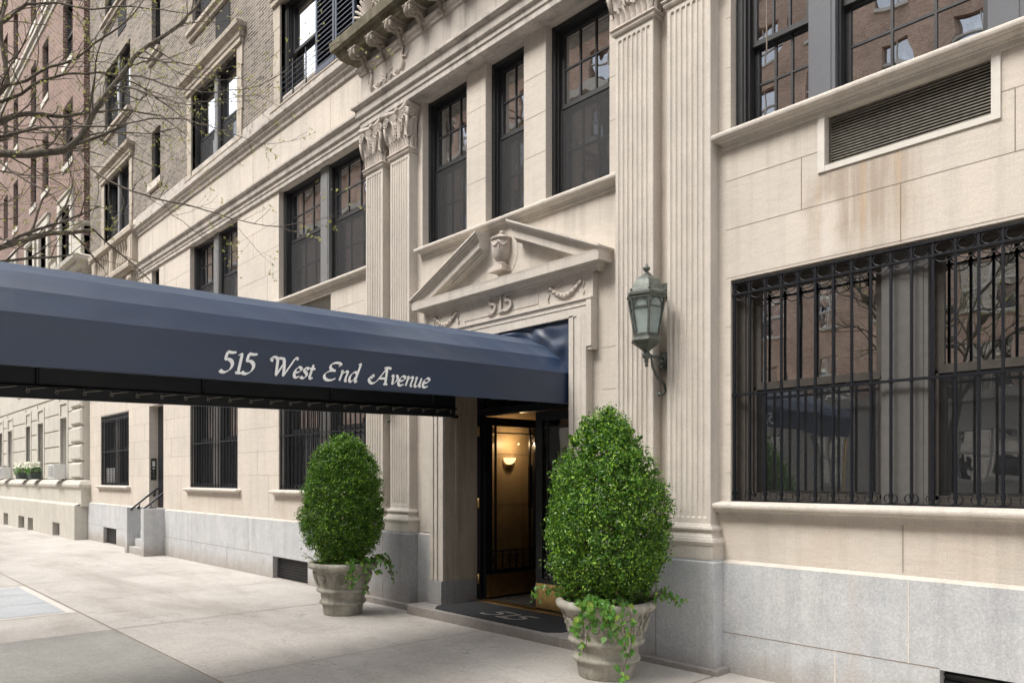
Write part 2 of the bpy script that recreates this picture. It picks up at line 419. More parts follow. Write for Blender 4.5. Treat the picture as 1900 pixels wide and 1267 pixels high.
def wall(mb, x0, x1, z0, z1, y, holes, depth=.1, mi=0):
    xs = sorted({x0, x1, *[min(max(h[0], x0), x1) for h in holes], *[min(max(h[1], x0), x1) for h in holes]})
    zs = sorted({z0, z1, *[min(max(h[2], z0), z1) for h in holes], *[min(max(h[3], z0), z1) for h in holes]})
    for a, b in zip(xs, xs[1:]):
        for c, d in zip(zs, zs[1:]):
            mx, mz = (a + b) / 2, (c + d) / 2
            if any(h[0] < mx < h[1] and h[2] < mz < h[3] for h in holes): continue
            mb.add([(a, y, c), (b, y, c), (b, y, d), (a, y, d)], [(0, 1, 2, 3)], mi)
    for h in holes:
        a, b, c, d = max(h[0], x0), min(h[1], x1), max(h[2], z0), min(h[3], z1)
        if a >= b or c >= d: continue
        e = y + (h[4] if len(h) > 4 else depth)
        mb.add([(a, y, c), (a, y, d), (a, e, d), (a, e, c)], [(0, 1, 2, 3)], mi)
        mb.add([(b, y, c), (b, e, c), (b, e, d), (b, y, d)], [(0, 1, 2, 3)], mi)
        if h[3] < z1 - 1e-4: mb.add([(a, y, d), (b, y, d), (b, e, d), (a, e, d)], [(0, 1, 2, 3)], mi)
        if h[2] > z0 + 1e-4: mb.add([(a, y, c), (a, e, c), (b, e, c), (b, y, c)], [(0, 1, 2, 3)], mi)
def jh(mb, x0, x1, z, y, w=.005, mi=1): mb.box(x0, x1, y - .0015, y + .01, z - w / 2, z + w / 2, mi, 'k')
def jv(mb, x, z0, z1, y, w=.005, mi=1): mb.box(x - w / 2, x + w / 2, y - .0018, y + .01, z0, z1, mi, 'k')

# ================================================================== GROUND
def gz(x): return .006 * min(0.0, x + 3.25)
def sheet(name, x0, x1, y0, y1, dz, mat, nx=1):
    mb = MB(); xs = sorted({x0, x1, *[q for q in (-3.25,) if x0 < q < x1]})
    for a, b in zip(xs, xs[1:]):
        mb.add([(a, y0, gz(a) + dz), (b, y0, gz(b) + dz), (b, y1, gz(b) + dz), (a, y1, gz(a) + dz)], [(0, 1, 2, 3)])
    o = part(name, mb, mat); o['kind'] = 'structure'; return o
def gstrip(mb, x0, x1, y0, y1, dz=.003, mi=0):
    mb.add([(x0, y0, gz(x0) + dz), (x1, y0, gz(x1) + dz), (x1, y1, gz(x1) + dz), (x0, y1, gz(x0) + dz)], [(0, 1, 2, 3)], mi)
KERB = -6.1
sheet('ground', -400, 400, -400, 400, -.60, 'asphalt')
sheet('sidewalk', -90, 40, KERB + .16, 3, 0, 'concrete')
mb = MB(); XS = [-3.22, -8.55, -13.25, -18.2, -23.3, -28.3, -33.4, -38.5, 1.8, 6.9]
for x in XS:
    gstrip(mb, x - .008, x + .008, KERB + .16, .0)
for x in (-5.85, -10.9, -15.8, -20.7):
    gstrip(mb, x - .004, x + .004, -3.1, -.02)
gstrip(mb, -90, -3.25, -3.115, -3.095); gstrip(mb, -3.25, 40, -3.115, -3.095)
gstrip(mb, -90, -3.25, -.022, -.002); gstrip(mb, -3.25, 40, -.022, -.002)
o = part('sidewalk_joints', mb, 'joint'); o['kind'] = 'structure'
sheet('sidewalk_dark_patch', -8.54, -3.24, KERB + .17, -3.12, .004, 'grey_concrete')
sheet('sidewalk_slab_border', -13.05, -9.98, -5.2, -3.13, .004, 'louver_trim')
mb = MB()
for a, b in ((-12.97, -12.05), (-12.03, -11.05), (-11.03, -10.08)): gstrip(mb, a, b, -5.15, -3.22, .008)
o = part('sidewalk_blue_slabs', mb, 'blue_slab'); o['kind'] = 'structure'
mb = MB()
for a, b in ((-90, -3.25), (-3.25, 40)):
    mb.add([(a, KERB, gz(a) - .15), (b, KERB, gz(b) - .15), (b, KERB, gz(b) + .004), (a, KERB, gz(a) + .004), (b, KERB + .16, gz(b) + .004), (a, KERB + .16, gz(a) + .004)],
           [(0, 1, 2, 3), (3, 2, 4, 5)])
o = part('kerb', mb, 'granite'); o['kind'] = 'structure'
sheet('road', -90, 40, -20, KERB, -.14, 'asphalt')
mb = MB(); gstrip(mb, -90, 40, -13.1, -12.95, -.134); gstrip(mb, -90, 40, -12.8, -12.65, -.134)
o = part('road_markings', mb, 'louver_trim'); o['kind'] = 'structure'
sheet('far_sidewalk', -90, 40, -26.3, -20, -.0, 'concrete')
mb = MB(); mb.add([(-90, -20, -.9), (40, -20, -.9), (40, -20, .0), (-90, -20, -.5)], [(0, 3, 2, 1)])
o = part('far_kerb', mb, 'granite'); o['kind'] = 'structure'

# ================================================================== WINDOW BUILDER
def window(parent, x0, x1, z0, z1, units, y=.09, meet=None, nx=3, nz=2, screen=True, curtain=None, room=1.4, inside=False, frame='window_frame',
           mull='mullion_panel', name='window', sf=.045, lower_munt=True, depth=.14, label=None):
    """units: list of (xa,xb) sash openings; double hung: meet = z of the meeting rail"""
    f = MB(); g = MB(); sc = MB(); cu = MB()
    # outer frame + filling between the units
    us = sorted(units); e = 0.0
    edges = [x0] + [q for u in us for q in u] + [x1]
    for i in range(0, len(edges), 2):
        a, b = edges[i], edges[i + 1]
        if b - a > .13 and 0 < i < len(edges) - 2:
            f.box(a, b, y - .02, y + .22, z0, z1, 1)
            f.box(a + .03, b - .03, y - .026, y - .0, z0, z1, 1)
        elif b - a > .001:
            f.box(a, b, y, y + .24, z0, z1, 0)
            if b - a > .05: f.box(a + .012, b - .02, y - .012, y + .01, z0, z1, 0)
    f.box(x0, x1, y + .005, y + .24, z1 - .05, z1, 0)
    f.box(x0, x1, y + .002, y + .24, z0, z0 + .04, 0)
    for (a, b) in us:
        f.box(a, a + .02, y + .03, y + depth, z0 + .04, z1 - .05, 0); f.box(b - .02, b, y + .03, y + depth, z0 + .04, z1 - .05, 0)
        a += .02; b -= .02; zb = z0 + .04; zt = z1 - .05
        m = meet if meet is not None else (z0 + z1) / 2
        # upper sash outer plane, lower sash inner plane
        for (s0, s1, yy, low) in ((m - .01, zt, y + .07, False), (zb, m + .025, y + .11, True)):
            f.box(a, a + sf, yy, yy + .035, s0, s1, 2); f.box(b - sf, b, yy, yy + .035, s0, s1, 2)
            f.box(a + sf, b - sf, yy, yy + .035, s0, s0 + sf, 2); f.box(a + sf, b - sf, yy, yy + .035, s1 - sf, s1, 2)
            g.box(a + sf, b - sf, yy + .016, yy + .019, s0 + sf, s1 - sf)
            if nx and (lower_munt or not low):
                for k in range(1, nx):
                    x = a + sf + (b - a - 2 * sf) * k / nx; f.box(x - .009, x + .009, yy + .004, yy + .014, s0 + sf, s1 - sf, 2)
                for k in range(1, nz):
                    z = s0 + sf + (s1 - s0 - 2 * sf) * k / nz; f.box(a + sf, b - sf, yy + .006, yy + .0145, z - .009, z + .009, 2)
        if screen:
            ys = y
            sc.box(a + .01, b - .01, ys + .062, ys + .064, zb, m, 0)
            f.box(a, a + .02, y + .055, y + .068, zb, m, 0); f.box(b - .02, b, y + .055, y + .068, zb, m, 0)
            f.box(a, b, y + .055, y + .069, m - .02, m, 0); f.box(a, b, y + .055, y + .069, zb, zb + .03, 0)
        if curtain:
            kind, amt = curtain
            if kind == 'blind': cu.box(a, b, y + .2, y + .21, zt - (zt - zb) * amt, zt)
            else:
                w = (b - a) * amt
                for (p, q) in ((a, a + w), (b - w, b)):
                    N = 14; vs = []; fs = []
                    for k in range(N + 1):
                        xx = p + (q - p) * k / N; yy = y + .26 + .03 * math.sin(k * 2.1)
                        vs += [(xx, yy, zb), (xx, yy, zt)]
                    for k in range(N): fs.append((2 * k, 2 * k + 2, 2 * k + 3, 2 * k + 1))
                    cu.add(vs, fs, 0, True)
    w = part(name, f, [frame, mull, frame], parent, label)
    part('pane', g, 'glass', w)
    if screen: part('insect_screen', sc, 'dark_screen' if inside else 'insect_screen', w)
    if curtain: part('blind' if curtain[0] == 'blind' else 'curtain', cu, 'blind' if curtain[0] == 'blind' else 'curtain', w)
    rm = MB(); ya = y + .235; rm.box(x0 - .3, x1 + .3, ya, ya + room, z0 - .1, z1 + .15, 0, 'f')
    part('room', rm, 'room_wall', w)
    return w

def ring(mb, cx, y, cz, rx, rz, r, a0=0, a1=2 * PI, n=20):
    cl = abs(a1 - a0 - 2 * PI) < 1e-6
    pts = [(cx + rx * math.cos(a0 + (a1 - a0) * i / n), y, cz + rz * math.sin(a0 + (a1 - a0) * i / n)) for i in range(n if cl else n + 1)]
    mb.tube(pts, r, 5, 0, closed=cl)
def grille(parent, x0, x1, z0, z1, zr1, zr2, zm, sp=.13, y=.02, fine=True):
    mb = MB(); n = max(2, round((x1 - x0 - .03) / sp)); s = (x1 - x0 - .03) / n
    xs = [x0 + .015 + s * i for i in range(n + 1)]
    for i, x in enumerate(xs):
        w = .016 if 0 < i < n else .02
        mb.box(x - w / 2, x + w / 2, y, y + w, z0 + .012, zr1, 0)
        for z in (zr2, zm, z0 + .07): mb.box(x - w * .75, x + w * .75, y - .004, y + w + .004, z - .014, z + .014, 0)
    for z in (zr1, zr2): mb.box(x0, x1, y - .006, y + .02, z - .007, z + .007, 0)
    mb.box(x0, x1, y - .010, y + .022, z0 + .004, z0 + .018, 0)
    mb.box(x0 + .003, x1 - .003, y - .007, y + .012, zm - .009, zm + .009, 0)
    q = part('window_grille', mb, 'black_iron', parent)
    sc = MB()
    for a, b in zip(xs, xs[1:]):
        c = (a + b) / 2; ww = (b - a) / 2 - .012
        if fine:
            ring(sc, c, y + .006, (zr1 + zr2) / 2, ww, (zr1 - zr2) / 2 - .006, .0042)
            ring(sc, c, y + .006, zr2 - .012, ww, .040, .0042, PI * 1.02, PI * 1.98, 12)
            for (p, d) in ((a, 1), (b, -1)): ring(sc, p + d * .010, y + .006, z0 + .052, .034, .032, .0042, -PI / 2 if d > 0 else PI / 2, PI / 2 if d > 0 else 3 * PI / 2, 8)
        else:
            sc.bar((a, y + .006, zr2 - .03), (c, y + .006, zr2 - .06), .006); sc.bar((c, y + .006, zr2 - .06), (b, y + .006, zr2 - .03), .006)
    part('scrollwork', sc, 'black_iron', q)
    return q

# ================================================================== MAIN BUILDING
XC = -5.885
bld = thing('apartment_building', 'beige limestone and grey brick apartment building with fluted pilasters and the dark iron entrance', 'building', (XC, 0, 0))
GT = .894
A0, A1 = -11.25, -8.56; B0, B1 = -15.13, -12.84; C0, C1 = -21.5, -19.1
D0, D1 = -17.62, -16.68
RA0, RA1 = -3.21, -.52
# --- limestone wall holes
holes = [(C0, C1, 1.35, 3.13), (D0, D1, .894, 3.13, .19), (B0, B1, 1.35, 3.13), (A0, A1, 1.35, 3.13), (RA0, RA1, 1.35, 3.13),
         (1.07, 3.36, 1.35, 3.13), (-6.88, -4.89, .894, 3.09, .43),
         (-17.45, -16.95, 4.36, 6.1), (C0, C1, 4.36, 6.1), (B0, B1, 4.36, 6.1), (A0, A1, 4.36, 6.1),
         (-7.385, -6.541, 4.34, 6.1), (-6.215, -5.608, 4.34, 6.1), (-5.29, -4.462, 4.34, 6.1), (RA0, RA1, 4.34, 6.1), (1.07, 3.36, 4.34, 6.1),
         (-2.486, -1.345, 3.79, 4.18, .16), (-10.83, -9.6, 3.79, 4.18, .12)]
w = MB(); wall(w, -22.6, 6, GT, 7.53, 0, holes)
rowsz = [1.59, 1.98, 2.37, 2.76, 3.15, 3.54, 3.93, 4.84, 5.24, 5.64]
def clipped(x0, x1, z, hs):
    segs = [(x0, x1)]
    for h in hs:
        if h[2] - .12 < z < h[3] + .0:
            ns = []
            for a, b in segs:
                if h[1] <= a or h[0] >= b: ns.append((a, b)); continue
                if h[0] > a: ns.append((a, h[0]))
                if h[1] < b: ns.append((h[1], b))
            segs = ns
    return segs
solid = holes + [(-8.7, -7.35, 0, 6.4), (-7.36, -4.3, 3.0, 4.3), (-7.15, -4.55, 0, 3.6), (-4.32, -3.25, 0, 6.4), (-22.6, -18.4, 6.3, 7.5)]
for z in rowsz:
    for a, b in clipped(-22.6, 6, z, solid): jh(w, a, b, z, 0, .004)
rv = random.Random(3)
allr = [GT + .02] + rowsz + [6.08]
for i in range(len(allr) - 1):
    za, zb = allr[i], allr[i + 1]
    x = -22 + rv.random()
    while x < -8.8:
        if all(not (h[0] - .15 < x < h[1] + .15 and h[2] - .2 < zb - .05 and h[3] > za + .05) for h in solid): jv(w, x, za, zb, 0, .0035)
        x += rv.uniform(1.1, 1.9)
for (x, a, b) in ((-2.62, 3.54, 3.93), (-1.265, 3.54, 3.93), (-1.925, 3.14, 3.54), (-1.91, .91, 1.25), (-2.9, 4.84, 5.24)): jv(w, x, a, b, 0, .006)
for x in (-21, -18.2, -15.6, -12.2, -9.6): jv(w, x, 6.44, 7.03, 0, .004)
part('limestone_wall', w, ['wall_limestone', 'joint'], bld)
# back body
bb = MB(); bb.box(-22.6, 6, 2.6, 14, -.4, 21); part('rear_body', bb, 'grey_brick', bld)
# --- granite base
gm = MB()
GH = [(-21.08, -19.95, -.4, .30, .16), (D0, D1, -.4, .95, .4), (-11.37, -10.2, -.4, .30, .16), (-1.67, -.5, -.4, .31, .16), (-6.9, -4.87, -.4, 1, .4), (-13.9, -13.9, 0, 0)]
GH = [h for h in GH if h[1] > h[0]]
def prof_gr(): return [(0, 0)]
for a, b in ((-22.6, D0), (D1, -6.9), (-4.87, 6)): wall(gm, a, b, -.4, GT - .022, -.045, GH)
for a, b in ((-22.6, D0), (D1, -6.9), (-4.87, 6)):
    gm.add([(a, -.045, GT - .022), (b, -.045, GT - .022), (b, -.001, GT), (a, -.001, GT)], [(0, 1, 2, 3)], 2)
solid2 = GH + [(-8.75, -7.2, 0, 1), (-4.45, -3.25, 0, 1)]
for z in (.318,):
    for a, b in clipped(-22.6, 6, z, [(h[0], h[1], -.4, .5) for h in GH] + solid2): jh(gm, a, b, z, -.045, .006)
for (x, a, b) in ((-1.86, .318, GT - .03), (-2.35, 0.0, .318), (-22.1, .35, .85), (-20.5, .3, .87), (-14.9, -.1, .87), (-13.2, -.1, .318), (-15.9, -.1, .318), (-12.3, .318, .87), (-9.6, -.1, .87), (.6, 0, .87)):
    jv(gm, x, a, b, -.045, .006, 3 if x > -3 else 1)
part('granite_base', gm, ['granite', 'joint', 'limestone', 'light_joint'], bld)
for h in (GH[0], GH[2], GH[3]):
    gv = MB(); gv.box(h[0], h[1], .05, .08, -.3, h[3]);
    for k in range(9): gv.box(h[0], h[1], .03, .05, -.1 + k * .045, -.085 + k * .045)
    part('basement_vent', gv, 'window_frame', bld)
# --- brick above
bh = []
FL = [7.4, 10.25, 13.1, 15.95]
for i, z in enumerate(FL):
    bh += [(-21.1, -19.0, z, z + 1.63), (-15.0, -12.82, z, z + 1.63)]
    bh += [(A0 + .1, -8.62, z, z + 1.63)]
    bh += [(-17.45, -16.88, z + (.6 if i == 0 else .5), z + (1.72 if i == 0 else 1.85))]
    bh += [(-7.3, -6.5, z, z + 1.63), (-6.2, -5.6, z, z + 1.63), (-5.27, -4.46, z, z + 1.63)]
bw = MB(); wall(bw, -22.6, 6, 7.53, 21, 0, [(h[0], h[1], max(h[2], 7.53), h[3]) for h in bh], .12)
bw.add([(-22.6, 0, 21), (6, 0, 21), (6, 14, 21), (-22.6, 14, 21)], [(0, 1, 2, 3)])
part('brick_wall', bw, 'grey_brick', bld)
tr = MB()
# band course between limestone and brick
for a, b in ((-22.6, -21.95), (-18.45, 6)):
    tr.sweep([(a, 0), (b, 0)], [(0, 7.04), (.03, 7.05), (.035, 7.10), (.07, 7.13), (.075, 7.17), (.12, 7.20), (.12, 7.235), (.05, 7.25), (.05, 7.39), (.012, 7.41), (.012, 7.535), (0, 7.54)])
part('string_course', tr, 'ledge_limestone', bld)
tr = MB()
# belt + architrave with the central projection
P6 = [(0, 6.09), (.035, 6.10), (.035, 6.16), (.05, 6.17), (.05, 6.225), (.08, 6.24), (.085, 6.33), (.13, 6.355), (.13, 6.385), (.0, 6.42)]
tr.sweep([(-22.6, 0), (-8.5, 0), (-8.5, -.13), (-3.27, -.13), (-3.27, 0), (6, 0)], P6)
tr.box(-8.49, -3.28, -.128, .0, 6.092, 6.3, 0)
# frieze of the centre and bed mould
tr.box(-8.47, -3.30, -.19, 0, 6.40, 6.96, 0)
tr.sweep([(-8.47, 0), (-8.47, -.19), (-3.3, -.19), (-3.3, 0)], [(0, 6.74), (.02, 6.75), (.025, 6.78), (.05, 6.80), (.055, 6.84), (0, 6.85)])
part('architrave', tr, 'ledge_limestone', bld)
# --- balcony cornice over the entrance
bc = thing
cor = MB()
cor.sweep([(-8.47, 0), (-8.47, -.19), (-3.3, -.19), (-3.3, 0)], [(0, 6.97), (.20, 6.97), (.21, 7.0), (.23, 7.02), (.24, 7.06), (.29, 7.075), (.30, 7.19), (.27, 7.21), (0, 7.22)])
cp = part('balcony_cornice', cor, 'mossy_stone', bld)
for k in range(13):
    x = -8.30 + k * .4025
    b = MB(); wd = .065
    prof = [(-.10, 6.97), (-.36, 6.97), (-.372, 6.93), (-.365, 6.885), (-.33, 6.86), (-.285, 6.868), (-.25, 6.90), (-.21, 6.89), (-.18, 6.85), (-.165, 6.80), (-.14, 6.765), (-.10, 6.76)]
    prof = [(y - .065, z) for y, z in prof]; n = len(prof); vs = [(x - wd, y, z) for y, z in prof] + [(x + wd, y, z) for y, z in prof]
    b.add(vs, [tuple(range(n)), tuple(range(2 * n - 1, n - 1, -1))] + [(i, i + n, (i + 1) % n + n, (i + 1) % n) for i in range(n)])
    for sgn in (-1, 1):
        for (yy, zz, rr) in ((-.39, 6.915, .036), (-.215, 6.81, .036)):
            pts = [(x + sgn * (wd + .006), yy + rr * (1 - t / 14) * math.cos(t * .75), zz + rr * (1 - t / 14) * math.sin(t * .75)) for t in range(14)]
            b.tube(pts, .008, 5)
    b.tube([(x, y - .006, z - .008) for y, z in prof[1:]], .022, 6)
    for q in range(4): b.blob((x + rnd.uniform(-.04, .04), -.265 - .045 * q, 6.872 + .008 * q), (.022, .02, .024))
    b.sweep([(x - wd - .002, -.17), (x - wd - .002, -.42), (x + wd + .002, -.42), (x + wd + .002, -.17)], [(0, 6.945), (.02, 6.955), (.022, 6.972)])
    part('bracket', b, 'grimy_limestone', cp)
# shell ornament standing on the balcony
sh = MB()
for k in range(9):
    a = R(20 + 140 * k / 8); c = Vector((-8.0, -.40, 7.22)); d = Vector((math.cos(a), 0, math.sin(a)))
    pts = [c + d * t for t in (.02, .08, .15, .21, .235)]
    sh.tube([(p.x, p.y - .05 * (i / 4) ** 2, p.z) for i, p in enumerate(pts)], [.008, .014, .02, .022, .012], 6)
sh.prism([(-8.0 + .2 * math.cos(R(10 + 160 * i / 12)), 7.22 + .2 * math.sin(R(10 + 160 * i / 12))) for i in range(13)][::1] + [(-8.0 - .05, 7.2), (-8.0 + .05, 7.2)], -.40, -.24)
part('shell_ornament', sh, 'carved_limestone', cp)

# --- window surrounds (3rd floor) : hoods, jambs, sills
for (a, b) in ((-15.0, -12.82), (-21.1, -19.0), (A0 + .1, -8.62)):
    s = MB()
    s.sweep([(a - .22, .0), (a - .22, -.05), (b + .22, -.05), (b + .22, 0)], [(0, 9.03), (.0, 9.031), (.02, 9.04), (.02, 9.12), (.04, 9.13), (.045, 9.22), (.12, 9.27), (.13, 9.34), (.1, 9.37), (0, 9.38)])
    s.box(a - .2, b + .2, -.045, 0, 9.03, 9.2)
    for (p, q) in ((a - .21, a), (b, b + .2)):
        for k in range(4):
            ex = .03 if k % 2 else 0
            s.cbox(p - (ex if p < a else 0), q + (ex if p >= b else 0), -.03, .10, 7.54 + k * .375, 7.54 + (k + 1) * .375 - .004, .004)
        s.box(p, q, -.03, .0, 7.40, 7.535)
    s.box(a - .3, b + .3, -.06, 0, 7.38, 7.40)
    part('window_surround', s, 'old_limestone', bld)
for i, z in enumerate(FL):
    if i == 0: continue
    for (a, b) in ((-15.0, -12.82), (-21.1, -19.0), (A0 + .1, -8.62), (-17.45, -16.88), (-7.3, -6.5), (-6.2, -5.6), (-5.27, -4.46)):
        s = MB(); zz = z if b - a > .6 else z + .5
        s.sweep([(a - .12, 0), (b + .12, 0)], [(0, zz - .17), (.05, zz - .16), (.06, zz - .09), (.1, zz - .07), (.1, zz - .005), (0, zz)])
        part('window_sill', s, 'old_limestone', bld)
s = MB(); s.sweep([(-17.6, 0), (-16.75, 0)], [(0, 7.83), (.05, 7.835), (.05, 7.99), (0, 8.0)]); part('window_sill', s, 'limestone', bld)
# --- upper windows
for i, z in enumerate(FL):
    for (a, b) in ((-21.1, -19.0), (-15.0, -12.82)):
        m = (a + b) / 2
        window(bld, a, b, z, z + 1.63, [(a + .07, m - .08), (m + .08, b - .07)], y=.06, nx=0, mull='grey_mullion', meet=z + .72, room=.9,
               frame='window_frame', curtain=('blind', .25) if i % 2 else None)
        if i < 3:
            v = MB(); v.box(m + .1, m + .75, -.012, .02, z + 2.05 if i else z + 2.0, z + 2.62); part('air_vent', v, 'dark_void', bld)
    if i == 0:
        f = MB(); f.box(-17.45, -16.88, .08, .16, 8.0, 8.04); f.box(-17.45, -17.38, .05, .16, 8.0, 9.12); f.box(-16.93, -16.88, .05, .16, 8, 9.12); f.box(-17.45, -16.88, .08, .16, 9.06, 9.12)
        f.box(-17.4, -16.9, .18, .2, 8, 9.12, 1)
        for k in range(18): f.add([(-17.38, .09, 8.05 + k * .058), (-16.93, .09, 8.05 + k * .058), (-16.93, .14, 8.09 + k * .058), (-17.38, .14, 8.09 + k * .058)], [(0, 1, 2, 3)], 2)
        part('louvered_vent', f, ['window_frame', 'dark_void', 'grey_mullion'], bld)
    else:
        window(bld, -17.45, -16.88, z + .5, z + 1.85, [(-17.42, -16.91)], y=.08, nx=0, room=.6, screen=False)
    a, b = A0 + .1, -8.62
    window(bld, a, b, z, z + 1.63, [(a + .12, a + 1.22), (b - 1.22, b - .12)], y=.06, nx=0, mull='window_frame', meet=z + .83, room=.9, screen=(i > 0), curtain=('cloth', .12) if i == 0 else None)
    for (p, q) in ((-7.3, -6.5), (-6.2, -5.6), (-5.27, -4.46)):
        window(bld, p, q, z, z + 1.63, [(p + .05, q - .05)], y=.06, nx=0, room=.6, screen=False)
# shutters (3rd floor A) and rail
for (a, b) in ((-9.96, -9.42), (-9.40, -8.88)):
    f = MB(); f.box(a, a + .05, -.05, -.01, 7.42, 9.0); f.box(b - .05, b, -.05, -.01, 7.42, 9.0); f.box(a + .05, b - .05, -.05, -.01, 7.42, 7.5); f.box(a + .05, b - .05, -.05, -.01, 8.93, 9.0)
    f.box(a + .04, b - .04, -.012, -.008, 7.45, 8.95, 1)
    for k in range(20):
        z = 7.52 + k * .071; f.add([(a + .05, -.048, z), (b - .05, -.048, z), (b - .05, -.016, z + .03), (a + .05, -.016, z + .03)], [(0, 1, 2, 3)])
        f.box(a + .05, b - .05, -.049, -.045, z - .006, z + .006, 0)
    part('shutter', f, ['shutter', 'dark_void'], bld)
rl = MB()
for x in (-11.1, -10.72, -10.3): rl.box(x - .008, x + .008, -.03, -.014, 7.4, 7.98)
for k in range(6): rl.bar((-11.1, -.022, 7.48 + k * .085), (-9.98, -.022, 7.48 + k * .085), .006)
part('window_rail', rl, 'black_iron', bld)

# --- second floor windows (limestone)
for (a, b) in ((A0, A1), (B0, B1), (C0, C1), (1.07, 3.36)):
    m = (a + b) / 2
    window(bld, a, b, 4.36, 6.1, [(a + .1, m - .12), (m + .12, b - .1)], y=.09, nx=3, nz=2, meet=5.28, mull='grey_mullion' if a > -12 or True else '', room=1.2)
window(bld, -17.45, -16.95, 4.36, 6.1, [(-17.42, -16.98)], y=.09, nx=2, meet=5.28, room=.8)
window(bld, -7.385, -6.541, 4.34, 6.1, [(-7.34, -6.58)], y=.09, nx=3, meet=5.28, room=1.2, lower_munt=True, depth=.10)
window(bld, -6.215, -5.608, 4.34, 6.1, [(-6.17, -5.65)], y=.09, nx=2, meet=5.28, room=1.2, curtain=('blind', 1.0), depth=.10)
window(bld, -5.29, -4.462, 4.34, 6.1, [(-5.245, -4.50)], y=.09, nx=3, meet=5.28, room=1.2, curtain=('blind', .55), depth=.10)
window(bld, RA0, RA1, 4.34, 6.1, [(-3.13, -2.60), (-2.40, -1.43), (-1.23, -.62)], y=.09, nx=3, nz=2, meet=5.02, screen=False, frame='window_frame', mull='slate_panel', room=2.2, curtain=('cloth', .14), sf=.04)
# sills on the second floor
def sill(a, b, z, h=.09, mat='limestone', d=.1):
    s = MB(); s.sweep([(a, 0), (a, -.001), (b, -.001), (b, 0)], [(0, z - h), (.022, z - h), (.022, z - h * .72), (.034, z - h * .70), (.036, z - h * .60), (.062, z - h * .50), (.066, z - h * .44), (d - .016, z - h * .42), (d - .004, z - h * .36), (d, z - h * .24), (d - .002, z - h * .12), (d - .014, z - h * .03), (d - .03, z), (0, z + .012)])
    return part('window_sill', s, mat, bld)
sill(-7.33, -4.37, 4.31, .12); sill(RA0 - .03, .0, 4.30, .12, d=.11)
for (a, b) in ((A0, A1), (B0, B1), (C0, C1), (1.07, 3.36)): sill(a - .06, b + .05, 4.34, .12)
sill(-17.5, -16.9, 4.34, .12)
# --- ground floor windows with grilles
def gfwin(a, b, brown, **kw):
    m = (a + b) / 2
    return window(bld, a, b, 1.36, 3.13, [(a + .10, m - .15), (m + .15, b - .10)], y=.10, nx=0, meet=2.27, frame=brown, mull='mullion_panel', sf=.05, room=2.0, inside=True, **kw)
gfwin(RA0, -.65, 'window_frame_brown')
gfwin(A0, A1, 'window_frame', curtain=('blind', .9)); gfwin(B0, B1, 'window_frame', curtain=('cloth', .2)); gfwin(C0, C1, 'window_frame'); gfwin(1.07, 3.36, 'window_frame')
f = MB(); f.box(-.65, -.52, .09, .3, 1.36, 3.13); part('window_panel', f, 'mullion_panel', bld)
for (a, b) in ((RA0, RA1), (A0, A1), (B0, B1), (C0, C1), (1.07, 3.36)):
    grille(bld, a + .005, b - .005, 1.355, 3.12, 3.105, 3.012, 2.21, sp=.13)
    sill(a - .075, b + .075 if b > -3 else b + .05, 1.35, .115)
# louver over the right window
f = MB(); a, b, z0, z1 = -2.486, -1.345, 3.79, 4.18
f.box(a - .006, a + .045, -.015, .10, z0 - .02, z1, 0); f.box(b - .045, b + .006, -.015, .10, z0 - .02, z1, 0); f.box(a + .045, b - .045, -.012, .10, z0 - .02, z0 + .02, 0); f.box(a, b, .15, .155, z0, z1, 1)
part('vent_frame', f, ['louver_trim', 'dark_void'], bld)
f = MB()
for k in range(18):
    z = z0 + .03 + k * .0205
    f.box(a + .046, b - .046, .055, .058, z, z + .0065); f.add([(a + .046, .058, z + .006), (b - .046, .058, z + .006), (b - .046, .085, z + .016), (a + .046, .085, z + .016)], [(0, 1, 2, 3)])
part('vent_louvers', f, 'louver_blade', bld)
f = MB(); a, b = -10.83, -9.6; f.box(a, b, .11, .115, z0, z1, 1)
for k in range(16): f.box(a, b, .03, .04, z0 + .01 + k * .024, z0 + .017 + k * .024)
part('vent_louvers', f, ['louver_blade', 'dark_void'], bld)

# --- pilasters
def shaft(mb, x0, x1, yf, z0, z1, nfl, zb, zt):
    W = x1 - x0; mrg = .028; p = (W - 2 * mrg) / nfl; r = p * .37
    xs = [x0, x0 + .004]; us = [1e9, 1e9]
    for k in range(nfl):
        c = x0 + mrg + p * (k + .5)
        for t in (-1, -.92, -.7, -.35, 0, .35, .7, .92, 1): xs.append(c + r * t); us.append(r * t)
    xs += [x1 - .004, x1]; us += [1e9, 1e9]
    zs = [z0, zb] + [zb + r * q for q in (.08, .3, .65, 1)] + [zt - r * q for q in (1, .65, .3, .08)] + [zt, z1]
    def dz(z): return max(0, (zb + r) - z) if z < (zb + zt) / 2 else max(0, z - (zt - r))
    nx = len(xs); vs = []
    for z in zs:
        for i, (x, u) in enumerate(zip(xs, us)):
            d = math.sqrt(max(0, r * r - u * u - dz(z) ** 2)) * .75 if (abs(u) < r and zb < z < zt) else 0
            ed = .004 if i in (0, nx - 1) else 0
            vs.append((x, yf + d + ed, z))
    fs = []; n = len(zs)
    for j in range(n - 1):
        for i in range(nx - 1): fs.append((j * nx + i, j * nx + i + 1, (j + 1) * nx + i + 1, (j + 1) * nx + i))
    mb.add(vs, fs, 0, False)
    mb.add([(x0, yf + .004, z0), (x0, 0, z0), (x0, 0, z1), (x0, yf + .004, z1)], [(0, 1, 2, 3)][::-1])
    mb.add([(x1, yf + .004, z0), (x1, 0, z0), (x1, 0, z1), (x1, yf + .004, z1)], [(0, 1, 2, 3)])
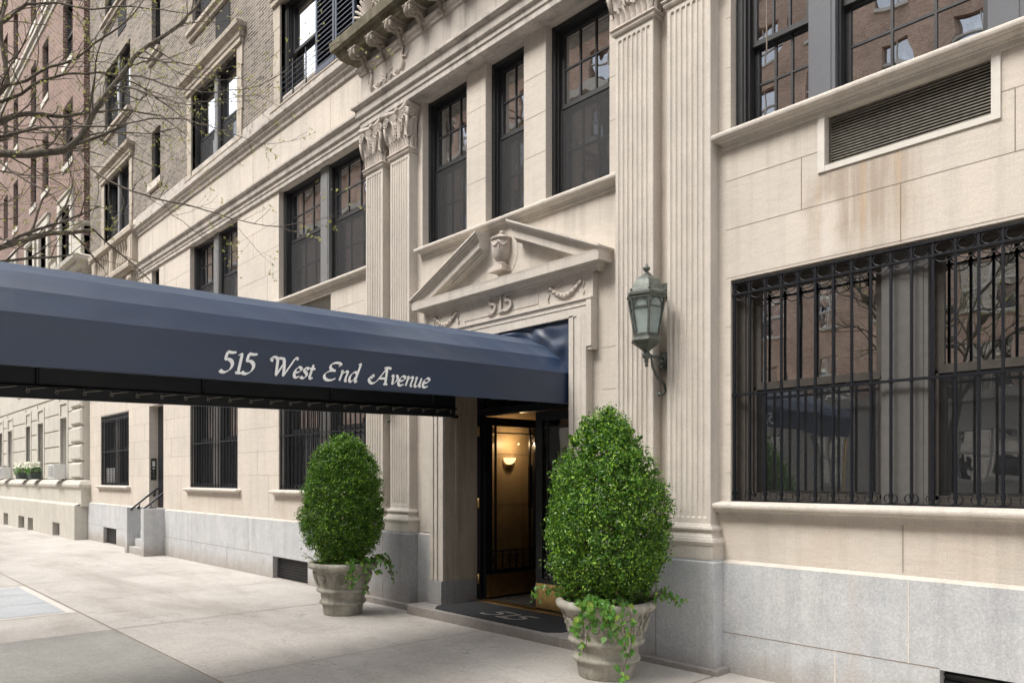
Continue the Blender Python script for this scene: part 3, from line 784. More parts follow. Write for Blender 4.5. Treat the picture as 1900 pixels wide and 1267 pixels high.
def volute(mb, c, ux, uy, r, turns=2.0, tr=.014):
    pts = []; N = 26
    for i in range(N + 1):
        t = i / N; a = t * turns * 2 * PI; q = r * (1 - .85 * t)
        pts.append(Vector(c) + ux * (q * math.cos(a)) + uy * (q * math.sin(a)) - ux.cross(uy) * .0)
    mb.tube(pts, [tr * (1 - .45 * i / N) for i in range(N + 1)], 6)
    mb.blob(c, tr * 1.1, 0, 6, 4)
def leaf(mb, base, out, side, h, wdt, curl=.06, n=7, lobes=True):
    # acanthus like leaf rising from base and curling outward
    vs = []; fs = []; K = 5
    for i in range(n + 1):
        t = i / n; z = h * (t if t < .85 else .85 + .1 * math.sin((t - .85) / .15 * PI)) - (.045 * h if t > .97 else 0)
        o = .006 + curl * t ** 3 * 1.4
        w = wdt * (math.sin(PI * min(1, .28 + .72 * t * .93)) ** .8) * (1 + (.16 * math.sin(i * 2.6) if lobes else 0))
        for k in range(K):
            s = (k / (K - 1) * 2 - 1); p = Vector(base) + Vector((0, 0, z)) + out * (o + .02 * (1 - s * s)) + side * (w * s / 2)
            vs.append(tuple(p))
    for i in range(n):
        for k in range(K - 1): fs.append((i * K + k, i * K + k + 1, (i + 1) * K + k + 1, (i + 1) * K + k))
    mb.add(vs, fs, 0, True)
def capital(x0, x1, yf):
    mb = MB(); pth = lambda e, y=0: [(x0 - e, 0), (x0 - e, yf - e), (x1 + e, yf - e), (x1 + e, 0)]
    mb.sweep([(x0, 0), (x0, yf), (x1, yf), (x1, 0)], [(0, 5.495), (.018, 5.50), (.026, 5.515), (.022, 5.53), (.04, 5.545), (.03, 5.56), (.0, 5.565)])
    mb.sweep([(x0, 0), (x0, yf), (x1, yf), (x1, 0)], [(0, 5.56), (.005, 5.8), (.02, 5.95), (.045, 6.03)])
    OF, SF = Vector((0, -1, 0)), Vector((1, 0, 0)); OR, SR = Vector((1, 0, 0)), Vector((0, 1, 0)); OL = Vector((-1, 0, 0))
    n = 7; W = x1 - x0
    for k in range(n):
        leaf(mb, (x0 + W * (k + .5) / n, yf, 5.56), OF, SF, .165, W / n * 1.02, .035, 6, False)
    for s, O in ((x0, OL), (x1, OR)):
        for q in range(2): leaf(mb, (s, yf + .03 + q * .05, 5.56), O, SR, .165, .05, .035, 6, False)
        leaf(mb, (s, yf + .01, 5.68), O, SR, .24, .10, .07)
        leaf(mb, (s + (.02 if s == x0 else -.02), yf, 5.68), OF, SF, .24, .11, .07)
    leaf(mb, ((x0 + x1) / 2, yf, 5.7), OF, SF, .3, .08, .04)
    for d in (-1, 1):
        c = (x0 + x1) / 2 + d * W * .17
        mb.tube([(c, yf - .012, 5.72), (c + d * .01, yf - .02, 5.82), (c + d * .04, yf - .03, 5.92), (c + d * .075, yf - .035, 5.97)], [.012, .014, .012, .008], 6)
        for t in range(5): mb.blob((c - d * .02, yf - .02, 5.74 + t * .04), (.013, .014, .02), 0, 6, 4)
    # corner volutes, front and side
    for s, sg in ((x0, -1), (x1, 1)):
        volute(mb, (s + sg * .015, yf - .055, 5.955), Vector((-sg, 0, 0)), Vector((0, 0, 1)), .062)
        volute(mb, (s + sg * .05, yf - .01, 5.955), Vector((0, 1, 0)), Vector((0, 0, 1)), .06)
        mb.tube([(s + sg * .02, yf - .03, 5.7), (s + sg * .03, yf - .05, 5.8), (s + sg * .04, yf - .06, 5.9)], [.015, .02, .02], 6)
    # abacus with concave front
    N = 10; front = []
    for i in range(N + 1):
        t = i / N; front.append((x0 - .05 + (W + .1) * t, yf - .075 + .05 * math.sin(PI * t)))
    pl = [(x0 - .05, 0)] + front + [(x1 + .05, 0)]
    mb.sweep(pl, [(-.03, 6.02), (.0, 6.03), (.012, 6.05), (.008, 6.075), (.0, 6.09)], smooth=False)
    mb.blob(((x0 + x1) / 2, yf - .045, 6.05), (.035, .03, .035))
    return part('capital', mb, 'carved_limestone', bld)
PIL = [(-8.478, -8.081, 6), (-7.909, -7.50, 7), (-4.30, -3.885, 7), (-3.741, -3.322, 7)]
for (a, b, n) in PIL:
    mb = MB(); shaft(mb, a, b, -.115, 1.16, 5.50, n, 1.225, 5.45)
    part('pilaster', mb, ['limestone', 'joint'], bld)
    capital(a, b, -.115)
    s = MB()
    s.sweep([(a, 0), (a, -.115), (b, -.115), (b, 0)], [(.0, .895), (.05, .895), (.05, 1.00), (.058, 1.01), (.066, 1.035), (.056, 1.06), (.04, 1.065), (.038, 1.075), (.022, 1.095), (.018, 1.115), (.03, 1.12), (.038, 1.137), (.03, 1.155), (.012, 1.16), (.004, 1.175), (0, 1.18)])
    part('pilaster_base', s, 'limestone', bld)
for (a, b) in ((-8.55, -7.42), (-4.37, -3.253)):
    s = MB(); s.sweep([(a, 0), (a, -.175), (b, -.175), (b, 0)], [(0, -.1), (0, .872), (-.02, .895), (-.1, .896)]); s.box(a + .01, b - .01, -.165, 0, .80, .892)
    s.box((a + b) / 2 - .003 if a > -5 else -7.99, (a + b) / 2 + .003 if a > -5 else -7.984, -.1765, -.17, .0, .87, 1)
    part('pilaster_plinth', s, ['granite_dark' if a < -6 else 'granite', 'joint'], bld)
# recessed strips behind pilasters stay wall; stepped strip right of the inner right pilaster
s = MB(); s.box(-7.37, -7.13, -.02, 0, .90, 3.5); part('wall_strip', s, 'limestone', bld)

# --- door surround
ds = MB()
for sg in (-1, 1):
    def X(x): return XC + sg * (x - XC)
    def bx(a, b, y0, y1, z0, z1, mi=0):
        p, q = sorted((X(a), X(b))); ds.box(p, q, y0, y1, z0, z1, mi)
    bx(-4.897, -4.665, -.062, .0, .355, 3.10)
    for (p, q, y) in ((-4.897, -4.84, -.085), (-4.83, -4.80, -.078), (-4.79, -4.735, -.09), (-4.725, -4.665, -.098)): bx(p, q, y, -.06, .355, 3.095)
    bx(-4.665, -4.603, -.098, 0, 2.78, 3.24); bx(-4.66, -4.605, -.085, 0, 2.75, 2.78)
ds.box(XC - 1.279, XC + 1.279, -.07, 0, 3.08, 3.52)
ds.box(XC - 1.22, XC + 1.22, -.085, -.069, 3.082, 3.17); ds.box(XC - 1.22, XC + 1.22, -.092, -.069, 3.17, 3.195)
ds.sweep([(XC - 1.25, 0), (XC - 1.25, -.07), (XC + 1.25, -.07), (XC + 1.25, 0)], [(0, 3.195), (.018, 3.20), (.022, 3.215), (.035, 3.225), (.035, 3.238), (0, 3.245)])
part('door_surround', ds, 'limestone', bld)
bl = MB()
for sg in (-1, 1):
    bl = MB(); p, q = sorted((XC + sg * .981, XC + sg * 1.24)); bl.box(p, q, -.115, .43, -.05, .352)
    part('door_plinth_block', bl, 'granite_dark', bld)
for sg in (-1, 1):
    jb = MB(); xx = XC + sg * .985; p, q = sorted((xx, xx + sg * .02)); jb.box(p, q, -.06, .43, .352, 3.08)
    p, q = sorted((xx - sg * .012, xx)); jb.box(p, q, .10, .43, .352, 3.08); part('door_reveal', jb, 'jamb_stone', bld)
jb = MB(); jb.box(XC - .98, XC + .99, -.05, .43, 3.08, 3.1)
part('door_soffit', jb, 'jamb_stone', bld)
# pediment
pd = MB(); YP = -.07
pd.sweep([(XC - 1.33, 0), (XC - 1.33, YP), (XC + 1.33, YP), (XC + 1.33, 0)], [(0, 3.47), (.015, 3.475), (.02, 3.495), (.045, 3.515), (.05, 3.525), (.12, 3.53), (.125, 3.60), (.13, 3.625), (.0, 3.63)])
TL, TR = XC - 1.455, XC + 1.455
for sg in (-1, 1):
    ex = XC + sg * 1.475; ix = XC + sg * .24; sl = (4.19 - 3.655) / (1.475 - .24)
    def seg(t0, t1, e, y0, y1, i=0):
        # slab parallel to the rake from vertical offset t0 to t1
        xe, xi = XC + sg * (1.475 - e), XC + sg * (.24 + i); ze, zi = 3.655 + sl * e, 4.19 - sl * i
        poly = [(xe, ze + t0), (xi, zi + t0), (xi, zi + t1), (xe, ze + t1)]
        if sg > 0: poly = poly[::-1]
        pd.prism(poly, y0, y1)
    seg(-.022, .0, 0, YP - .155, 0); seg(-.04, -.022, .012, YP - .142, 0, .004); seg(-.062, -.04, .02, YP - .12, 0, .008); seg(-.078, -.062, .05, YP - .105, 0, .012)
    seg(-.165, -.078, .16, YP - .085, 0, .016); seg(-.18, -.165, .34, YP - .05, 0, .02); seg(-.205, -.18, .38, YP - .025, 0, .024)
# tympanum
pd.prism([(TL + .1, 3.63), (TR - .1, 3.63), (XC, 3.63 + .60)], -.012, 0)
rd = MB(); N = 24
pd.prism([(XC + .2 * math.cos(R(-200 + 220 * i / N)), 3.95 + .27 * math.sin(R(-200 + 220 * i / N))) for i in range(N + 1)], -.016, -.012)
part('pediment', pd, 'limestone', bld)
# urn
ur = MB(); cx, cy = XC - .01, -.05
ur.box(cx - .11, cx + .11, -.15, 0, 3.725, 3.76); ur.box(cx - .09, cx + .09, -.135, 0, 3.76, 3.775)
ur.lathe([(.085, 3.775), (.088, 3.79), (.07, 3.80), (.045, 3.815), (.04, 3.83), (.062, 3.845), (.085, 3.88), (.105, 3.94), (.108, 4.0), (.100, 4.05), (.098, 4.06), (.118, 4.065), (.118, 4.08), (.09, 4.09), (.06, 4.105), (.035, 4.12), (.02, 4.125), (.03, 4.14), (.02, 4.16), (.0, 4.165)], cx, cy, 28)
for (p, q) in ((-110, -60), (-60, -10)):
    ur.tube([(cx + .112 * math.cos(R(p + (q - p) * t / 8)), cy + .112 * math.sin(R(p + (q - p) * t / 8)), 4.035 - .05 * math.sin(PI * t / 8)) for t in range(9)], .009, 6)
for k in range(5): ur.tube([(cx + .108 * math.cos(R(-60)), cy + .108 * math.sin(R(-60)), 4.03 - .02 * k), (cx + .11 * math.cos(R(-56 - 6 * (k % 2))), cy + .112 * math.sin(R(-58)), 4.01 - .02 * k)], .008, 5)
for k in range(12): a = R(-170 + 160 * k / 11); ur.blob((cx + .07 * math.cos(a), cy + .07 * math.sin(a), 3.805), (.012, .012, .016), 0, 6, 4)
part('urn_relief', ur, 'carved_limestone', bld)
# swags beside the house number
def swag(xa, xb, z):
    mb = MB(); n = 16; y = -.078
    for k in range(n + 1):
        t = k / n; s = math.sin(PI * t); x = xa + .06 + (xb - xa - .12) * t; zz = z - .10 * s
        mb.blob((x, y - .006, zz), (.020, .016, .014 + .016 * s), 0, 6, 4)
        mb.blob((x, y - .012, zz + (.008 if k % 2 else -.012)), (.012, .016, .012), 0, 6, 4)
    for (x, d) in ((xa + .06, -1), (xb - .06, 1)):
        pts = [(x + d * (.03 + .012 * math.sin(i * 1.4)), y, z - .018 * i) for i in range(8)]; mb.tube(pts, .006, 5)
        mb.tube([(x, y, z), (x + .03, y - .01, z + .025), (x - .0, y - .012, z + .03), (x - .035, y, z + .01), (x, y, z)], .006, 5)
        mb.tube([(x - d * .01, y, z + .01), (x - d * .06, y, z + .02), (x - d * .10, y, z - .005), (x - d * .13, y, z + .012)], .006, 5)
    part('swag_relief', mb, 'carved_limestone', bld)
swag(XC - 1.2, XC - .68, 3.405); swag(XC + .68, XC + 1.2, 3.405)
pl = MB()
pl.box(XC - .60, XC + .56, -.076, -.07, 3.29, 3.297); pl.box(XC + .555, XC + .562, -.076, -.07, 3.29, 3.44); pl.box(XC - .60, XC - .593, -.076, -.07, 3.25, 3.29)
pl.bar((XC + .56, -.073, 3.29), (XC + .60, -.073, 3.255), .006); pl.bar((XC - .62, -.073, 3.25), (XC - .66, -.073, 3.31), .006)
part('plaque_line', pl, 'carved_limestone', bld)
# palmette relief on the frieze over the left pilasters
def palmette(xc, z0, y):
    mb = MB()
    for k in range(9):
        a = R(15 + 150 * k / 8); L = .20 + .045 * math.sin(PI * k / 8)
        d = Vector((math.cos(a) * .62, 0, math.sin(a))); c = Vector((xc, y, z0 + .05))
        mb.tube([tuple(c + d * L * t) for t in (.15, .4, .7, .92, 1)], [.008, .013, .018, .019, .008], 6)
    for sg in (-1, 1):
        volute(mb, (xc + sg * .05, y - .005, z0 + .04), Vector((sg, 0, 0)), Vector((0, 0, 1)), .045, 1.5, .010)
        pts = [(xc + sg * (.08 + .035 * i), y - .004, z0 + .045 + .035 * math.sin(i * 1.25)) for i in range(8)]; mb.tube(pts, [.014, .015, .015, .014, .013, .012, .01, .006], 6)
        for i in range(4): volute(mb, (xc + sg * (.15 + .06 * i), y - .004, z0 + .06 + .02 * (i % 2)), Vector((sg, 0, 0)), Vector((0, 0, 1 - 2 * (i % 2))), .03, 1.3, .008)
        # standing figure like sprays
        mb.tube([(xc + sg * .34, y, z0 + .03), (xc + sg * .36, y - .01, z0 + .12), (xc + sg * .33, y - .015, z0 + .20), (xc + sg * .35, y - .01, z0 + .26)], [.02, .028, .02, .012], 6)
        mb.blob((xc + sg * .35, y - .012, z0 + .285), (.02, .02, .024)); mb.tube([(xc + sg * .35, y - .012, z0 + .2), (xc + sg * .42, y - .01, z0 + .16), (xc + sg * .45, y, z0 + .22)], [.012, .01, .006], 5)
    part('palmette_relief', mb, 'carved_limestone', bld)
palmette(-7.86, 6.43, -.193); palmette(XC * 2 + 7.86, 6.43, -.193)
# ledge + door step
s = MB(); s.cbox(-8.62, -3.19, -.235, -.02, -.1, .045, .008); s.cbox(-7.20, -4.55, -.36, .46, -.1, .085, .01); part('door_step', s, 'granite_dark', bld)
s = MB(); s.box(-6.87, -4.9, .40, .52, .085, .102); part('threshold', s, 'brass', bld)
# --- iron doors
def fret(mb, xa, xb, z, y, h=.14):
    m = (xa + xb) / 2
    mb.tube([(xa, y, z), (m, y, z + h * .5), (xb, y, z)], .006, 4); mb.tube([(xa, y, z + h), (m, y, z + h * .5), (xb, y, z + h)], .006, 4)
    ring(mb, m, y, z + h * .5, (xb - xa) * .3, h * .28, .006)
def door_leaf(rot, hinge, width, name):
    fr = MB(); gl = MB(); ks = MB(); H = 2.17; z0 = .105
    fr.box(0, .10, -.025, .025, z0, z0 + H); fr.box(width - .10, width, -.025, .025, z0, z0 + H)
    fr.box(.10, width - .10, -.025, .025, z0 + H - .10, z0 + H); fr.box(.10, width - .10, -.025, .025, z0, z0 + .30); fr.box(.10, width - .10, -.028, .028, z0 + .30, z0 + .34)
    for x in (.17, width - .17): fr.box(x - .01, x + .01, -.012, .012, z0 + .34, z0 + H - .10)
    for z in (z0 + H - .18, z0 + .56): fr.box(.10, width - .10, -.010, .010, z - .008, z + .008)
    for (xa, xb) in ((.10, .17), (width - .17, width - .10)):
        fret(fr, xa, xb, z0 + H - .34, 0, .15); fret(fr, xa, xb, z0 + H - .18, 0, .07); fret(fr, xa, xb, z0 + .36, 0, .2)
    for k in range(1, 5):
        x = .17 + (width - .34) * k / 5; fr.box(x - .006, x + .006, -.008, .008, z0 + .34, z0 + .56)
    fret(fr, .30, width - .30, z0 + .37, 0, .16)
    gl.box(.10, width - .10, -.003, .003, z0 + .34, z0 + H - .10)
    ks.box(.012, width - .012, -.034, -.0255, z0 + .02, z0 + .29); ks.box(.012, width - .012, .0255, .034, z0 + .02, z0 + .29)
    kn = MB(); kn.lathe([(0, 0), (.03, .0), (.035, .02), (.02, .03)], 0, 0, 12)
    hn = MB(); hn.tube([(width - .05, -.03, z0 + .85), (width - .05, -.075, z0 + .88), (width - .05, -.075, z0 + 1.12), (width - .05, -.03, z0 + 1.15)], .011, 8)
    mt = Matrix.Translation(hinge) @ Matrix.Rotation(rot, 4, 'Z')
    for q in (fr, gl, ks, hn): q.v = [tuple(mt @ Vector(p)) for p in q.v]
    d = part(name, fr, 'black_iron', bld); part('pane', gl, 'door_glass', d); part('kick_plate', ks, 'brass', d); part('handle', hn, 'brass', d)
door_leaf(R(88), (-6.78, .47, 0), .90, 'door_leaf')
door_leaf(PI, (-4.985, .47, 0), .90, 'door_leaf')
f = MB(); f.box(-6.873, -6.80, .42, .52, .1, 3.08); f.box(-4.97, -4.897, .42, .52, .1, 3.08); f.box(-6.80, -4.97, .42, .52, 2.285, 2.37); f.box(-6.80, -4.97, .42, .52, 3.0, 3.08)
for k in range(1, 4): x = -6.8 + 1.83 * k / 4; f.box(x - .015, x + .015, .45, .48, 2.37, 3.0)
for k in range(4): fret(f, -6.8 + 1.83 * k / 4 + .05, -6.8 + 1.83 * (k + 1) / 4 - .05, 2.42, .46, .2)
df = part('door_frame', f, 'black_iron', bld)
g = MB(); g.box(-6.8, -4.97, .475, .478, 2.37, 3.0); part('transom_pane', g, 'door_glass', df)
for z in (.35, 1.25, 2.1):
    h = MB(); h.lathe([(0, z - .06), (.014, z - .06), (.014, z + .06), (0, z + .06)], -6.815, .405, 8)
    part('hinge', h, 'brass', df)
# vestibule
v = MB(); vx0, vx1, vy1 = -7.1, -4.6, 2.55
v.box(vx0, vx1, .52, vy1, .10, 3.15, 0, 'fbt'); v.add([(vx0, .52, 3.15), (vx1, .52, 3.15), (vx1, vy1, 3.15), (vx0, vy1, 3.15)], [(0, 1, 2, 3)], 0)
v.add([(vx0, .5, .101), (vx1, .5, .101), (vx1, vy1, .101), (vx0, vy1, .101)], [(0, 1, 2, 3)], 1)
v.box(vx0, -6.873, .50, .53, .1, 3.15); v.box(-4.897, vx1, .50, .53, .1, 3.15)
for z in (.55, 1.2, 1.85, 2.5): v.box(vx0 + .0, vx0 + .002, .53, vy1, z - .003, z + .003, 1)
part('vestibule', v, ['vestibule_marble', 'vestibule_floor'], bld)
f = MB(); f.box(-6.5, -5.0, 2.50, 2.54, .1, 2.3, 0)
part('inner_door', f, 'black_iron', bld)
# --- side entrance (left) : steps, cheek walls, door
for (a, b) in ((-17.80, -17.62), (-16.68, -16.49)):
    s = MB(); s.box(a, b, -.45, .0, -.3, .905); part('stair_cheek_wall', s, 'granite', bld)
for k in range(6):
    s = MB(); s.box(-17.62, -16.68, -.42 + k * .115, .4, -.25 if k == 0 else -.1 + .165 * k, -.1 + .165 * (k + 1))
    part('stair_step', s, 'granite', bld)
s = MB(); s.box(-17.62, -16.68, .19, .24, .89, 3.13); s.box(-17.55, -16.75, .172, .19, .9, 3.05, 0); s.box(-17.5, -17.2, .16, .172, 1.0, 2.0); s.box(-17.1, -16.8, .16, .172, 1.0, 2.0)
part('side_door', s, 'black_iron', bld)
for x in (-17.52, -16.78):
    rl = MB(); rl.tube([(x, -.40, .84), (x, -.36, .90), (x, .12, 1.30), (x, .26, 1.34), (x, .34, 1.34)], .022, 8)
    for (y, z) in ((-.22, .97), (.1, 1.24)): rl.tube([(x, y, z), (x - .07 * (1 if x < -17 else -1), y, z - .06)], .014, 6); rl.blob((x - .09 * (1 if x < -17 else -1), y, z - .07), .035)
    part('handrail', rl, 'black_iron', bld)
# --- balustrade balcony under the far 3rd-floor window
b0, b1 = -21.9, -18.42
bal = MB()
bal.sweep([(b0, 0), (b0, -.10), (b1, -.10), (b1, 0)], [(0, 7.15), (.03, 7.16), (.05, 7.19), (.08, 7.20), (.085, 7.29), (.07, 7.31), (0, 7.32)])
bal.box(b0, b1, -.09, 0, 7.16, 7.3)
bal.sweep([(b0, 0), (b0, -.10), (b1, -.10), (b1, 0)], [(0, 6.28), (.06, 6.29), (.08, 6.33), (.14, 6.34), (.15, 6.42), (.13, 6.46), (0, 6.48)])
bal.box(b0, b1, -.2, 0, 6.3, 6.45)
for (a, b) in ((b0 + .02, b0 + .36), (b1 - .36, b1 - .02), ((b0 + b1) / 2 - .15, (b0 + b1) / 2 + .15)):
    bal.box(a, b, -.12, 0, 6.48, 7.15); bal.box(a + .06, b - .06, -.135, -.12, 6.56, 7.07)
bb_ = part('balustrade', bal, 'old_limestone', bld)
bx = [b1 - .5 - .2 * i for i in range(5)] + [b0 + .5 + .2 * i for i in range(5)]
for x in bx:
    m = MB(); m.lathe([(.05, 6.48), (.05, 6.52), (.03, 6.54), (.045, 6.57), (.062, 6.65), (.05, 6.76), (.028, 6.88), (.026, 6.98), (.04, 7.0), (.03, 7.03), (.05, 7.06), (.05, 7.15)], x, -.06, 14); part('baluster', m, 'old_limestone', bb_)
for x in (b0 + .2, (b0 + b1) / 2, b1 - .2):
    m = MB(); m.box(x - .14, x + .14, -.13, 0, 6.05, 6.28); m.blob((x, -.14, 6.12), (.12, .05, .08))
    part('balcony_bracket', m, 'old_limestone', bb_)

# ================================================================== NEIGHBOURING BUILDING
nb = thing('brick_apartment_building', 'red brick apartment building on a cream rusticated base, further down the street', 'building', (-30, 0, 0))
NX1, NX0, NY = -22.62, -52.0, -.13
wn = []
for x in (-24.98, -27.73, -29.54, -32.60, -34.60, -37.6, -39.5, -42.5, -45):
    wd = 1.14 if x == -24.98 else .86
    for z, h in ((10.58, 1.72), (13.5, 1.8), (16.6, 1.8), (19.6, 1.8), (22.6, 1.8)): wn.append((x, x + wd, z, z + h))
w2 = [(-25.12, -24.0, 7.66, 9.3), (-27.95, -26.95, 7.66, 9.35), (-29.95, -28.95, 7.66, 9.35), (-33.2, -32.1, 7.66, 9.35), (-36.2, -35.1, 7.66, 9.35), (-38.2, -37.1, 7.66, 9.35)]
m = MB(); wall(m, NX0, NX1, 7.75, 29, NY, wn + [(a, b, 7.75, d) for a, b, c, d in w2], .16)
m.add([(NX1, NY, 7.75), (NX1, 6, 7.75), (NX1, 6, 29), (NX1, NY, 29)], [(0, 1, 2, 3)]); m.add([(NX0, NY, 29), (NX1, NY, 29), (NX1, 14, 29), (NX0, 14, 29)], [(0, 1, 2, 3)])
part('brick_wall', m, 'red_brick', nb)
q = MB()
for k in range(58):     # toothed brick corner
    z = 7.8 + k * .145
    if k % 2 == 0: q.box(NX1 - .11, NX1 + .012, NY - .012, NY + .12, z, z + .075)
part('corner_quoins', q, 'red_brick', nb)
q = MB()
for k in range(22): q.box(NX1 - .62, NX1 - .16, NY - .003, NY + .05, 8.1 + k * .58, 8.135 + k * .58)  # near-black strips on the wall face, painting the shade of recessed courses
part('course_shade_strips', q, 'dark_void', nb)
for (a, b, c, d) in wn:
    if c > 20: continue
    mm = (c + d) / 2
    f = MB(); f.box(a, b, NY + .14, NY + .2, c, d); part_ = None
    f = MB(); y = NY + .11
    f.box(a, a + .06, y, y + .08, c, d); f.box(b - .06, b, y, y + .08, c, d); f.box(a + .06, b - .06, y, y + .08, d - .06, d); f.box(a + .06, b - .06, y, y + .08, c, c + .05); f.box(a + .06, b - .06, y + .01, y + .08, mm - .03, mm + .03)
    f.box(a - .08, b + .08, NY - .035, NY + .02, c - .17, c - .004, 1)
    wo = part('window', f, ['window_frame', 'cream_stone'], nb)
    g = MB(); g.box(a + .05, b - .05, y + .045, y + .05, c + .05, d - .05); part('pane', g, 'glass', wo)
    g = MB(); g.box(a - .1, b + .1, y + .09, y + .7, c - .1, d + .1, 0, 'f'); part('room', g, 'room_wall', wo)
for (a, b, c, d) in w2:
    f = MB(); y = NY + .11; mm = 8.5
    for (p, q_) in ((a - .34, a - .0), (b, b + .34)):
        f.box(p, q_, NY - .05, NY + .1, 7.7, d, 1); f.box(p + .05, q_ - .02, NY - .07, NY - .05, 7.7, d, 1)
    f.box(a - .34, b + .34, NY - .05, NY + .1, d, d + .34, 1); f.box(a - .30, b + .3, NY - .07, NY - .05, d + .05, d + .25, 1)
    f.box(a - .36, b + .36, NY - .10, NY, d + .34, d + .38, 1)
    f.box(a, a + .06, y, y + .08, c, d); f.box(b - .06, b, y, y + .08, c, d); f.box(a, b, y, y + .08, d - .06, d); f.box(a, b, y, y + .08, mm - .03, mm + .03)
    wo = part('window', f, ['window_frame', 'cream_stone'], nb)
    g = MB(); g.box(a + .05, b - .05, y + .045, y + .05, c, d - .05); part('pane', g, 'glass', wo)
    g = MB(); g.box(a - .1, b + .1, y + .09, y + .7, c - .1, d + .1, 0, 'f'); part('room', g, 'room_wall', wo)
# stone courses
m = MB()
m.sweep([(NX0, NY), (-23.5, NY)], [(0, 15.75), (.04, 15.77), (.05, 15.9), (.12, 15.93), (.13, 16.02), (0, 16.05)])
part('string_course', m, 'cream_stone', nb)
m = MB()
m.sweep([(NX0, NY), (NX1, NY), (NX1, .5)], [(0, 7.05), (.05, 7.06), (.08, 7.15), (.2, 7.2), (.24, 7.32), (.34, 7.36), (.36, 7.46), (.1, 7.55), (0, 7.56)])
m.box(NX1 - .95, NX1 - .0, NY - .08, .3, 7.5, 8.35); m.sweep([(NX1 - 1.0, NY), (NX1 - 1.0, NY - .1), (NX1 + .02, NY - .1), (NX1 + .02, .3)], [(0, 8.34), (.06, 8.38), (.08, 8.44), (0, 8.47)])
m.box(-26.3, -25.62, NY - .06, NY, 7.5, 8.05); m.sweep([(-26.35, NY), (-26.35, NY - .06), (-25.6, NY - .06), (-25.6, NY)], [(0, 8.04), (.06, 8.08), (.07, 8.13), (0, 8.16)])
part('cornice', m, 'cream_stone', nb)
# rusticated base
bwn = [(-25.19, -24.41, 1.56, 3.27), (-28.27, -27.48, 1.56, 3.27), (-30.16, -29.45, 1.56, 3.27), (-33.53, -32.68, 1.56, 3.27), (-35.45, -34.65, 1.56, 3.27), (-38.6, -37.8, 1.56, 3.27), (-40.5, -39.7, 1.56, 3.27)]
bw2 = [(a, b, 4.75, 6.5) for a, b, c, d in bwn]
m = MB(); wall(m, NX0, NX1, 1.4, 7.75, -.12, [h + (.3,) for h in bwn + bw2])
m.add([(NX1, -.12, .82), (NX1, 1, .82), (NX1, 1, 7.74), (NX1, -.12, 7.74)], [(0, 1, 2, 3)])
part('base_wall', m, 'cream_stone', nb)
m = MB(); fr = sorted([(a - .16, b + .16) for a, b, c, d in bwn]); gaps = []; x = NX0
for a, b in fr: gaps.append((x, a)); x = b
gaps.append((x, NX1 - 1.2))
for (a, b) in gaps:
    if b - a < .3: continue
    for k in range(5):
        z0 = 1.50 + k * .48; n = max(1, round((b - a) / .75))
        for j in range(n): m.cbox(a + (b - a) * j / n + .004, a + (b - a) * (j + 1) / n - .004, -.15, -.119, z0 + .02, z0 + .465, .01)
for k in range(8):
    z0 = 3.92 + k * .42
    n = 30
    for j in range(n):
        xa = NX0 + (NX1 - 1.2 - NX0) * (j + .5 * (k % 2)) / n; xb = min(xa + (NX1 - 1.2 - NX0) / n, NX1 - 1.2)
        if any(xa < h[1] + .1 and xb > h[0] - .1 and z0 < 6.6 and z0 > 4.3 for h in bw2): continue
        m.cbox(xa + .004, xb - .004, -.15, -.119, z0 + .02, z0 + .405, .01)
part('rusticated_blocks', m, 'cream_stone', nb)
m = MB()
for k in range(13):
    z0 = 1.50 + k * .485; m.cbox(NX1 - 1.12, NX1 - .02, -.215, -.1, z0 + .04, z0 + .47, .05)
part('corner_blocks', m, 'cream_stone', nb)
m = MB()
m.sweep([(NX0, -.12), (NX1, -.12), (NX1, .3)], [(.10, .78), (.10, 1.18), (.105, 1.24), (.16, 1.30), (.17, 1.36), (.13, 1.42), (.10, 1.46), (0, 1.50)])
part('water_table', m, 'cream_stone', nb)
m = MB(); NV = [(-25.18, -24.31), (-28.7, -27.9), (-30.3, -29.3), (-33.1, -32.2), (-36.4, -35.4)]
wall(m, NX0, NX1, -.4, .80, -.36, [(a, b, -.3, .26, .3) for a, b in NV]); m.add([(NX1, -.36, -.4), (NX1, .3, -.4), (NX1, .3, .8), (NX1, -.36, .8)], [(0, 1, 2, 3)])
m.add([(NX0, -.36, .8), (NX1, -.36, .8), (NX1, -.2, .86), (NX0, -.2, .86)], [(0, 1, 2, 3)])
part('base_plinth', m, 'cream_stone', nb)
for a, b in NV:
    m = MB(); m.box(a, b, -.12, -.08, -.3, .27)
    for k in range(6): m.box(a, b, -.2, -.17, -.1 + k * .06, -.08 + k * .06)
    part('basement_vent', m, 'window_frame', nb)
for (a, b, c, d) in bwn + bw2:
    f = MB(); y = .10
    f.box(a, a + .07, y, y + .08, c, d); f.box(b - .07, b, y, y + .08, c, d); f.box(a + .07, b - .07, y, y + .08, d - .07, d); f.box(a + .07, b - .07, y, y + .08, c, c + .06); f.box(a + .07, b - .07, y, y + .08, (c + d) / 2 - .03, (c + d) / 2 + .03)
    for (p, q_) in ((a - .14, a), (b, b + .14)): f.box(p, q_, -.165, -.1, c - .03, d + .5, 1)
    f.box(a, b, -.13, -.118, d + .02, d + .46, 1); f.box(a, b, -.165, -.119, d + .02, d + .07, 1); f.box(a, b, -.165, -.119, d + .42, d + .5, 1)
    wo = part('window', f, ['window_frame', 'cream_stone'], nb)
    g = MB(); g.box(a + .05, b - .05, y + .045, y + .05, c + .05, d - .05); part('pane', g, 'glass', wo)
    g = MB(); g.box(a - .1, b + .1, y + .09, y + .7, c - .1, d + .1, 0, 'f'); part('room', g, 'room_wall', wo)
m = MB(); m.box(NX0, NX1, 2.6, 14, -.4, 28.9); part('rear_body', m, 'red_brick', nb)

